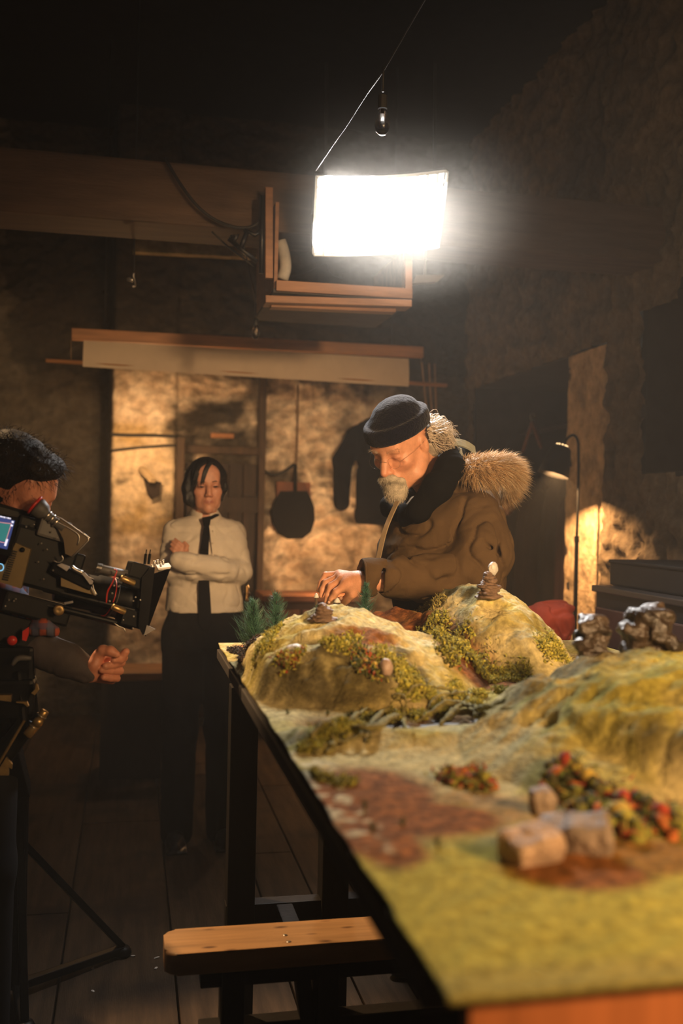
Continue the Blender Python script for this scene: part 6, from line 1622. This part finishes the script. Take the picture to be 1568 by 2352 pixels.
# ------------------------------------------------------------------ clothes recess, lamp and boxes along the right wall
def rail_and_clothes():
    r = MB(); r.cyl((2.62, 5.0, 1.98), (2.62, 6.46, 1.98), .014, 12)
    rl = tag(r.build('clothes_rail', mat('dark_rail', (.02, .016, .013), .5)), 'dark clothes rail across the recess', 'clothes rail')
    Mh = mat('red_brown_hanger_wood', (.17, .060, .030), .45, var=.3)
    for i, (u, v, Y) in enumerate([(1222, 962, 5.35), (1140, 985, 5.9)]):
        t = atX(u, v, 2.52); root = empty('coat_hanger', t, ['wooden coat hanger nearer the lamp, its bare shoulders showing', 'wooden coat hanger nearer the man, deeper in the recess'][i], 'coat hanger', 'wooden hangers in the recess')
        m_ = MB(); m_.tube(spline([t + [.02, 0, .010], t + [.012, 0, .030], t + [-.008, 0, .030], t + [-.012, 0, .008], t + [0, 0, -.025]], 14), .0025, 6); m_.build('hook', M_chr, root)
        m_ = MB()
        for s_ in (-1, 1): m_.tube(spline([t + [0, 0, -.025], t + [.02 * s_, .10 * s_, -.085], t + [.03 * s_, .22 * s_, -.20]], 10), [.012] * 8 + [.011, .008], 8)
        m_.build('shoulder_bar', Mh, root)
    for i, (y, x, wdt, z0, z1, colr, lab) in enumerate([(5.18, 2.46, .20, .75, 1.66, (.022, .010, .009), 'long dark red-brown coat hanging nearest the lamp in the recess'),
                                                        (5.55, 2.52, .20, .80, 1.70, (.012, .010, .009), 'long black coat hanging in the middle of the recess'),
                                                        (5.95, 2.52, .19, .80, 1.68, (.016, .010, .008), 'long dark brown coat hanging deepest in the recess')]):
        S = SDF(); zs = np.linspace(z0, z1, 6)
        S.loft(zs, [x] * 6, [y] * 6, [.10, .10, .095, .095, .085, .03], [wdt, wdt * .98, wdt * .95, wdt * .92, wdt * .8, .04], .03)
        S.disp = lambda P: .018 * np.sin(P[..., 1] * 46 + 3 * noise3(P * 4)) * .5 + .008 * noise3(P * 12)
        o = sdf_obj(S, .013, 'hanging_coat', mat('coat_cloth', colr, .95, spec=.1)); tag(o, lab, 'coat', 'coats in the recess')
    S = SDF(); sx = 2.40; c = atX(1158, 1130, sx); root = empty('hanging_shirt', c, 'tan cloth hanging behind the man\'s shoulder below the fur', 'shirt')
    S.chain([atX(1140, 1075, sx), atX(1150, 1120, sx), atX(1162, 1165, sx)], [.06, .065, .055], .02); S.disp = folds(.004, 10, [(1, 0, .2), (0, 1, 0), (.2, 0, 1)], 4)
    sdf_obj(S, .010, 'cloth', mat('tan_shirt_cloth', (.42, .22, .12), .9), root)
    t = atX(1140, 1075, sx); m_ = MB(); m_.tube(spline([t, t + [.1, 0, .2], (2.62, t[1], 2.0)], 10), .004, 6); m_.build('strap', M_cable, root)
rail_and_clothes()
def floor_lamp():
    Y = 4.60; b = atY(1320, 1440, Y); x = b[0]; y = Y
    root = empty('floor_lamp', (x, y, 0), 'slim black reading lamp with downturned black shade lighting the jamb', 'floor lamp')
    Ml = mat('black_lamp_metal', (.004, .0035, .003), .6, spec=.15)
    m_ = MB(); m_.lathe([(0, 0), (.14, 0), (.14, .012), (.03, .03), (0, .03)], (x, y, 0), n=32); m_.build('base', Ml, root)
    zt = atY(1331, 1000, Y)[2]; zj = atY(1325, 1245, Y)[2]
    m_ = MB(); m_.cyl((x, y, .02), (x, y, zj), .0105, 12); m_.cyl((x, y, zj), (x, y, zj + .03), .0125, 12); m_.build('lower_pole', Ml, root)
    hx = atY(1282, 1050, Y)
    m_ = MB(); m_.tube(spline([(x, y, zj + .02), (x + .003, y, (zj + zt) / 2), (x, y, zt - .09), (x - .006, y, zt - .025), (x - .03, y, zt), (x - .065, y - .005, zt - .02), (hx[0] + .02, y - .01, hx[2] + .055)], 40), .0068, 9); m_.build('upper_pole', Ml, root)
    top = np.array([hx[0] + .012, y - .01, hx[2] + .055]); axd = np.array([-.28, 0, -.96]); axd /= np.linalg.norm(axd)
    prof = [(.034, 0), (.050, .012), (.064, .07), (.078, .150), (.075, .150), (.061, .07), (.044, .016), (.0, .012)]
    m_ = MB(); m_.lathe([(0, 0)] + prof, top, axd, 30); sh = m_.build('shade', Ml, root)
    em = emis('lamp_glow', (1.0, .55, .22), 14.0)
    xd = np.cross(axd, (0, 1, 0)); xd /= np.linalg.norm(xd)
    for k in range(6):                                   # vent holes that glow round the neck of the shade
        a = -PI / 2 + (k - 2.5) * .62
        c = top + axd * .004 + .024 * (math.cos(a) * np.array([0, 1, 0]) * 1 + math.sin(a) * xd * 1)
        c = top - axd * .002 + .026 * (math.sin(a) * np.array([0, 1.0, 0]) + math.cos(a) * xd)
        m_ = MB(); m_.lathe([(0, 0), (.0055, 0), (.0045, .003), (0, .0035)], c, np.array([0, -.75, 0]) - axd * .6, 10); m_.build('vent_light', emis('vent_glow', (1.0, .62, .28), 3.0) if k == 0 else vg, sh)
        if k == 0: vg = bpy.data.materials['vent_glow']
    m_ = MB(); m_.lathe([(0, 0), (.014, .0), (.020, .02), (.012, .042), (0, .046)], top + axd * .03, axd, 16); m_.build('lamp_bulb', em, root)
    lamp('SPOT', 'floor_lamp_light', top + axd * .116, top + axd * .116 + np.array([.62, .25, -1.0]), 85, WARM, .012, spot=160, blend=.4)
floor_lamp()
def red_cloth():
    Y = 3.75; root = None
    st = empty('stool', (1.52, Y, 0), 'dark stool under the heap of red cloth', 'stool')
    zc = atY(1262, 1480, Y)[2]
    m_ = MB(); m_.box((1.53, Y, zc - .03), (.36, .34, .04), bev=.006); m_.build('seat', M_darkwood, st)
    for sx in (-1, 1):
        for sy in (-1, 1): m_ = MB(); m_.box((1.53 + sx * .15, Y + sy * .14, (zc - .05) / 2), (.04, .04, zc - .05), bev=.003); m_.build('leg', M_darkwood, st)
    S = SDF(); q = lambda u, v, d=0: atY(u, v, Y + d)
    S.ell(q(1262, 1440), (.090, .11, .085), .03); S.ell(q(1240, 1410), (.05, .07, .045), .03); S.ell(q(1290, 1425, -.03), (.045, .06, .07), .02); S.ell(q(1280, 1395, .03), (.07, .06, .03), .03); S.ell(q(1215, 1410), (.03, .05, .03), .02)
    for a, b_ in (((1225, 1390), (1265, 1410)), ((1262, 1400), (1258, 1450)), ((1285, 1405), (1300, 1450)), ((1240, 1430), (1250, 1475)), ((1275, 1430), (1285, 1470)), ((1265, 1385), (1310, 1400))):
        S.cap(q(*a, -.10), q(*b_, -.10), .012, .018, .016, sub=True)
    S.disp = folds(.0075, 13, [(1, .2, .5), (0, 1, .2), (-.5, .1, 1)], 12)
    S.boxs((1.53, Y, zc - .21), (.4, .4, .20), k=.008, sub=True)
    tag(sdf_obj(S, .0055, 'red_cloth', mat('rust_red_cloth', (.36, .050, .022), .9, var=.15)), 'crumpled rust-red cloth heaped behind the tall-cairn hill', 'cloth')
red_cloth()
def cabinets():
    Mw = mat('nearly_black_wood', (.0045, .0035, .003), .6, var=.4, spec=.2)
    a = atY(1372, 1345, 3.65); b_ = atY(1396, 1286, 3.65)
    root = empty('cabinet', (1.98, 3.12, 0), 'dark waist-high cabinet standing against the right-hand stone wall', 'cabinet')
    m_ = MB(); m_.box((1.98, 3.11, a[2] / 2), (.34, 1.06, a[2] - .01), bev=.006); m_.build('body', Mw, root)
    m_ = MB(); m_.box((1.98, 3.11, a[2] - .01), (.37, 1.09, .025), bev=.005); m_.build('top', mat('dark_brown_top', (.012, .007, .005), .5), root)
    for k in (-1, 1):
        d = MB(); d.box((1.803, 3.11 + k * .26, a[2] / 2), (.016, .50, a[2] - .16), bev=.005); dd = d.build('door', mat('dark_red_door_wood', (.05, .018, .012), .5) if k < 0 else cd_, root)
        if k < 0: cd_ = dd.data.materials[0]
        h = MB(); h.lathe([(0, 0), (.010, 0), (.012, .015), (0, .018)], (1.792, 3.11 + k * .06, a[2] * .6), (-1, 0, 0), 12); h.build('handle', M_brs, dd)
    r2 = empty('wooden_box', (2.01, 3.15, a[2] + .003), 'black wooden box lying on the dark cabinet', 'box')
    h_ = b_[2] - a[2] - .012
    m_ = MB(); m_.box((2.02, 3.15, a[2] + .005 + h_ / 2), (.31, .98, h_), bev=.006); m_.build('case', Mw, r2)
    m_ = MB(); m_.box((2.02, 3.15, a[2] + .008 + h_), (.32, .99, .014), bev=.005); m_.build('lid', Mw, r2)
cabinets()
# ------------------------------------------------------------------ bench in front of the table trestle
def bench():
    root = empty('bench', (0.5, 2.26, 0), 'narrow pine bench plank with rounded end on dark trestle legs', 'bench')
    mp = mat('knotty_pine', (.46, .26, .12), .38, var=.28, scale=2.2, stretch=(1.2, 16, 6), bump=.06, col2=None)
    nt = mp.node_tree; N = nt.nodes; L = nt.links; b = N['Principled BSDF']; prev = b.inputs['Base Color'].links[0].from_socket
    tc = N.new('ShaderNodeTexCoord'); mpn = N.new('ShaderNodeMapping'); mpn.inputs['Scale'].default_value = (9, 26, 9); L.new(tc.outputs['Object'], mpn.inputs['Vector'])
    vo = N.new('ShaderNodeTexVoronoi'); vo.inputs['Scale'].default_value = 1.0; L.new(mpn.outputs['Vector'], vo.inputs['Vector'])
    mr = N.new('ShaderNodeMapRange'); mr.inputs['From Min'].default_value = .20; mr.inputs['From Max'].default_value = .10; mr.inputs['To Min'].default_value = 0; mr.inputs['To Max'].default_value = .85
    L.new(vo.outputs['Distance'], mr.inputs['Value']); mx = N.new('ShaderNodeMix'); mx.data_type = 'RGBA'; L.new(mr.outputs['Result'], mx.inputs['Factor']); L.new(prev, mx.inputs['A']); mx.inputs['B'].default_value = (.07, .022, .010, 1); L.new(mx.outputs['Result'], b.inputs['Base Color'])
    x0 = .094; bm = bmesh.new()
    pts = []; hw, r_ = .066, .028
    for a in np.linspace(PI / 2, PI, 7): pts.append((x0 + r_ + r_ * math.cos(a), hw - r_ + r_ * math.sin(a)))
    for a in np.linspace(PI, 1.5 * PI, 7): pts.append((x0 + r_ + r_ * math.cos(a), -hw + r_ + r_ * math.sin(a)))
    pts += [(1.28, -hw), (1.28, hw)]
    lo = [bm.verts.new((x, 2.257 + y, .402)) for x, y in pts]; hi = [bm.verts.new((x, 2.257 + y, .450)) for x, y in pts]
    bm.faces.new(lo[::-1]); bm.faces.new(hi); n = len(pts)
    for i in range(n): bm.faces.new((lo[i], lo[(i + 1) % n], hi[(i + 1) % n], hi[i]))
    bmesh.ops.bevel(bm, geom=[e for e in bm.edges if abs(e.verts[0].co.z - e.verts[1].co.z) < 1e-5], offset=.007, segments=3, affect='EDGES', profile=.5)
    bmesh.ops.recalc_face_normals(bm, faces=bm.faces[:]); bm.verts.index_update()
    mesh_obj('plank', [v.co[:] for v in bm.verts], [tuple(v.index for v in f.verts) for f in bm.faces], mp, root, fix=False)
    for x in (.247, .462, 1.18): m_ = MB(); m_.box((x, 2.257, .195), (.05, .09, .39), bev=.003); m_.build('leg', M_darkwood, root)
    for z in (.375, .235): m_ = MB(); m_.box((.70, 2.257, z), (1.05, .05, .05), bev=.003); m_.build('crossbar', M_darkwood, root)
    m_ = MB(); m_.beam((.405, 2.257, .375), (.45, 2.257, .05), .05, .035, bev=.003); m_.build('brace', M_darkwood, root)
    m_ = MB(); m_.box((.197, 2.257, .386), (.045, .07, .03), bev=.003); m_.build('block', M_darkwood, root)
    for u, v in ((655, 2148), (663, 2163)):
        p = atZ(u, v, .450); m_ = MB(); m_.lathe([(0, 0), (.006, 0), (.005, .001), (0, .0015)], p, n=12); m_.build('screw_head', M_chr, root)
bench()
for i, (u, v) in enumerate([(305, 2196), (360, 2200), (358, 2224), (213, 2225), (213, 2277)]):
    p = atZ(u, v, 0); rock('paper_scrap', p, (.007 + .003 * (i == 1), .004, .0015), M_pale, 60 + i, .25, 30 * i, 'white crumb lying on the floor boards beside the bench end' if i < 3 else 'white crumb lying on the dark boards by the stand leg', 'scrap', flat=.8, group='crumbs by the bench' if i < 3 else 'crumbs by the stand')
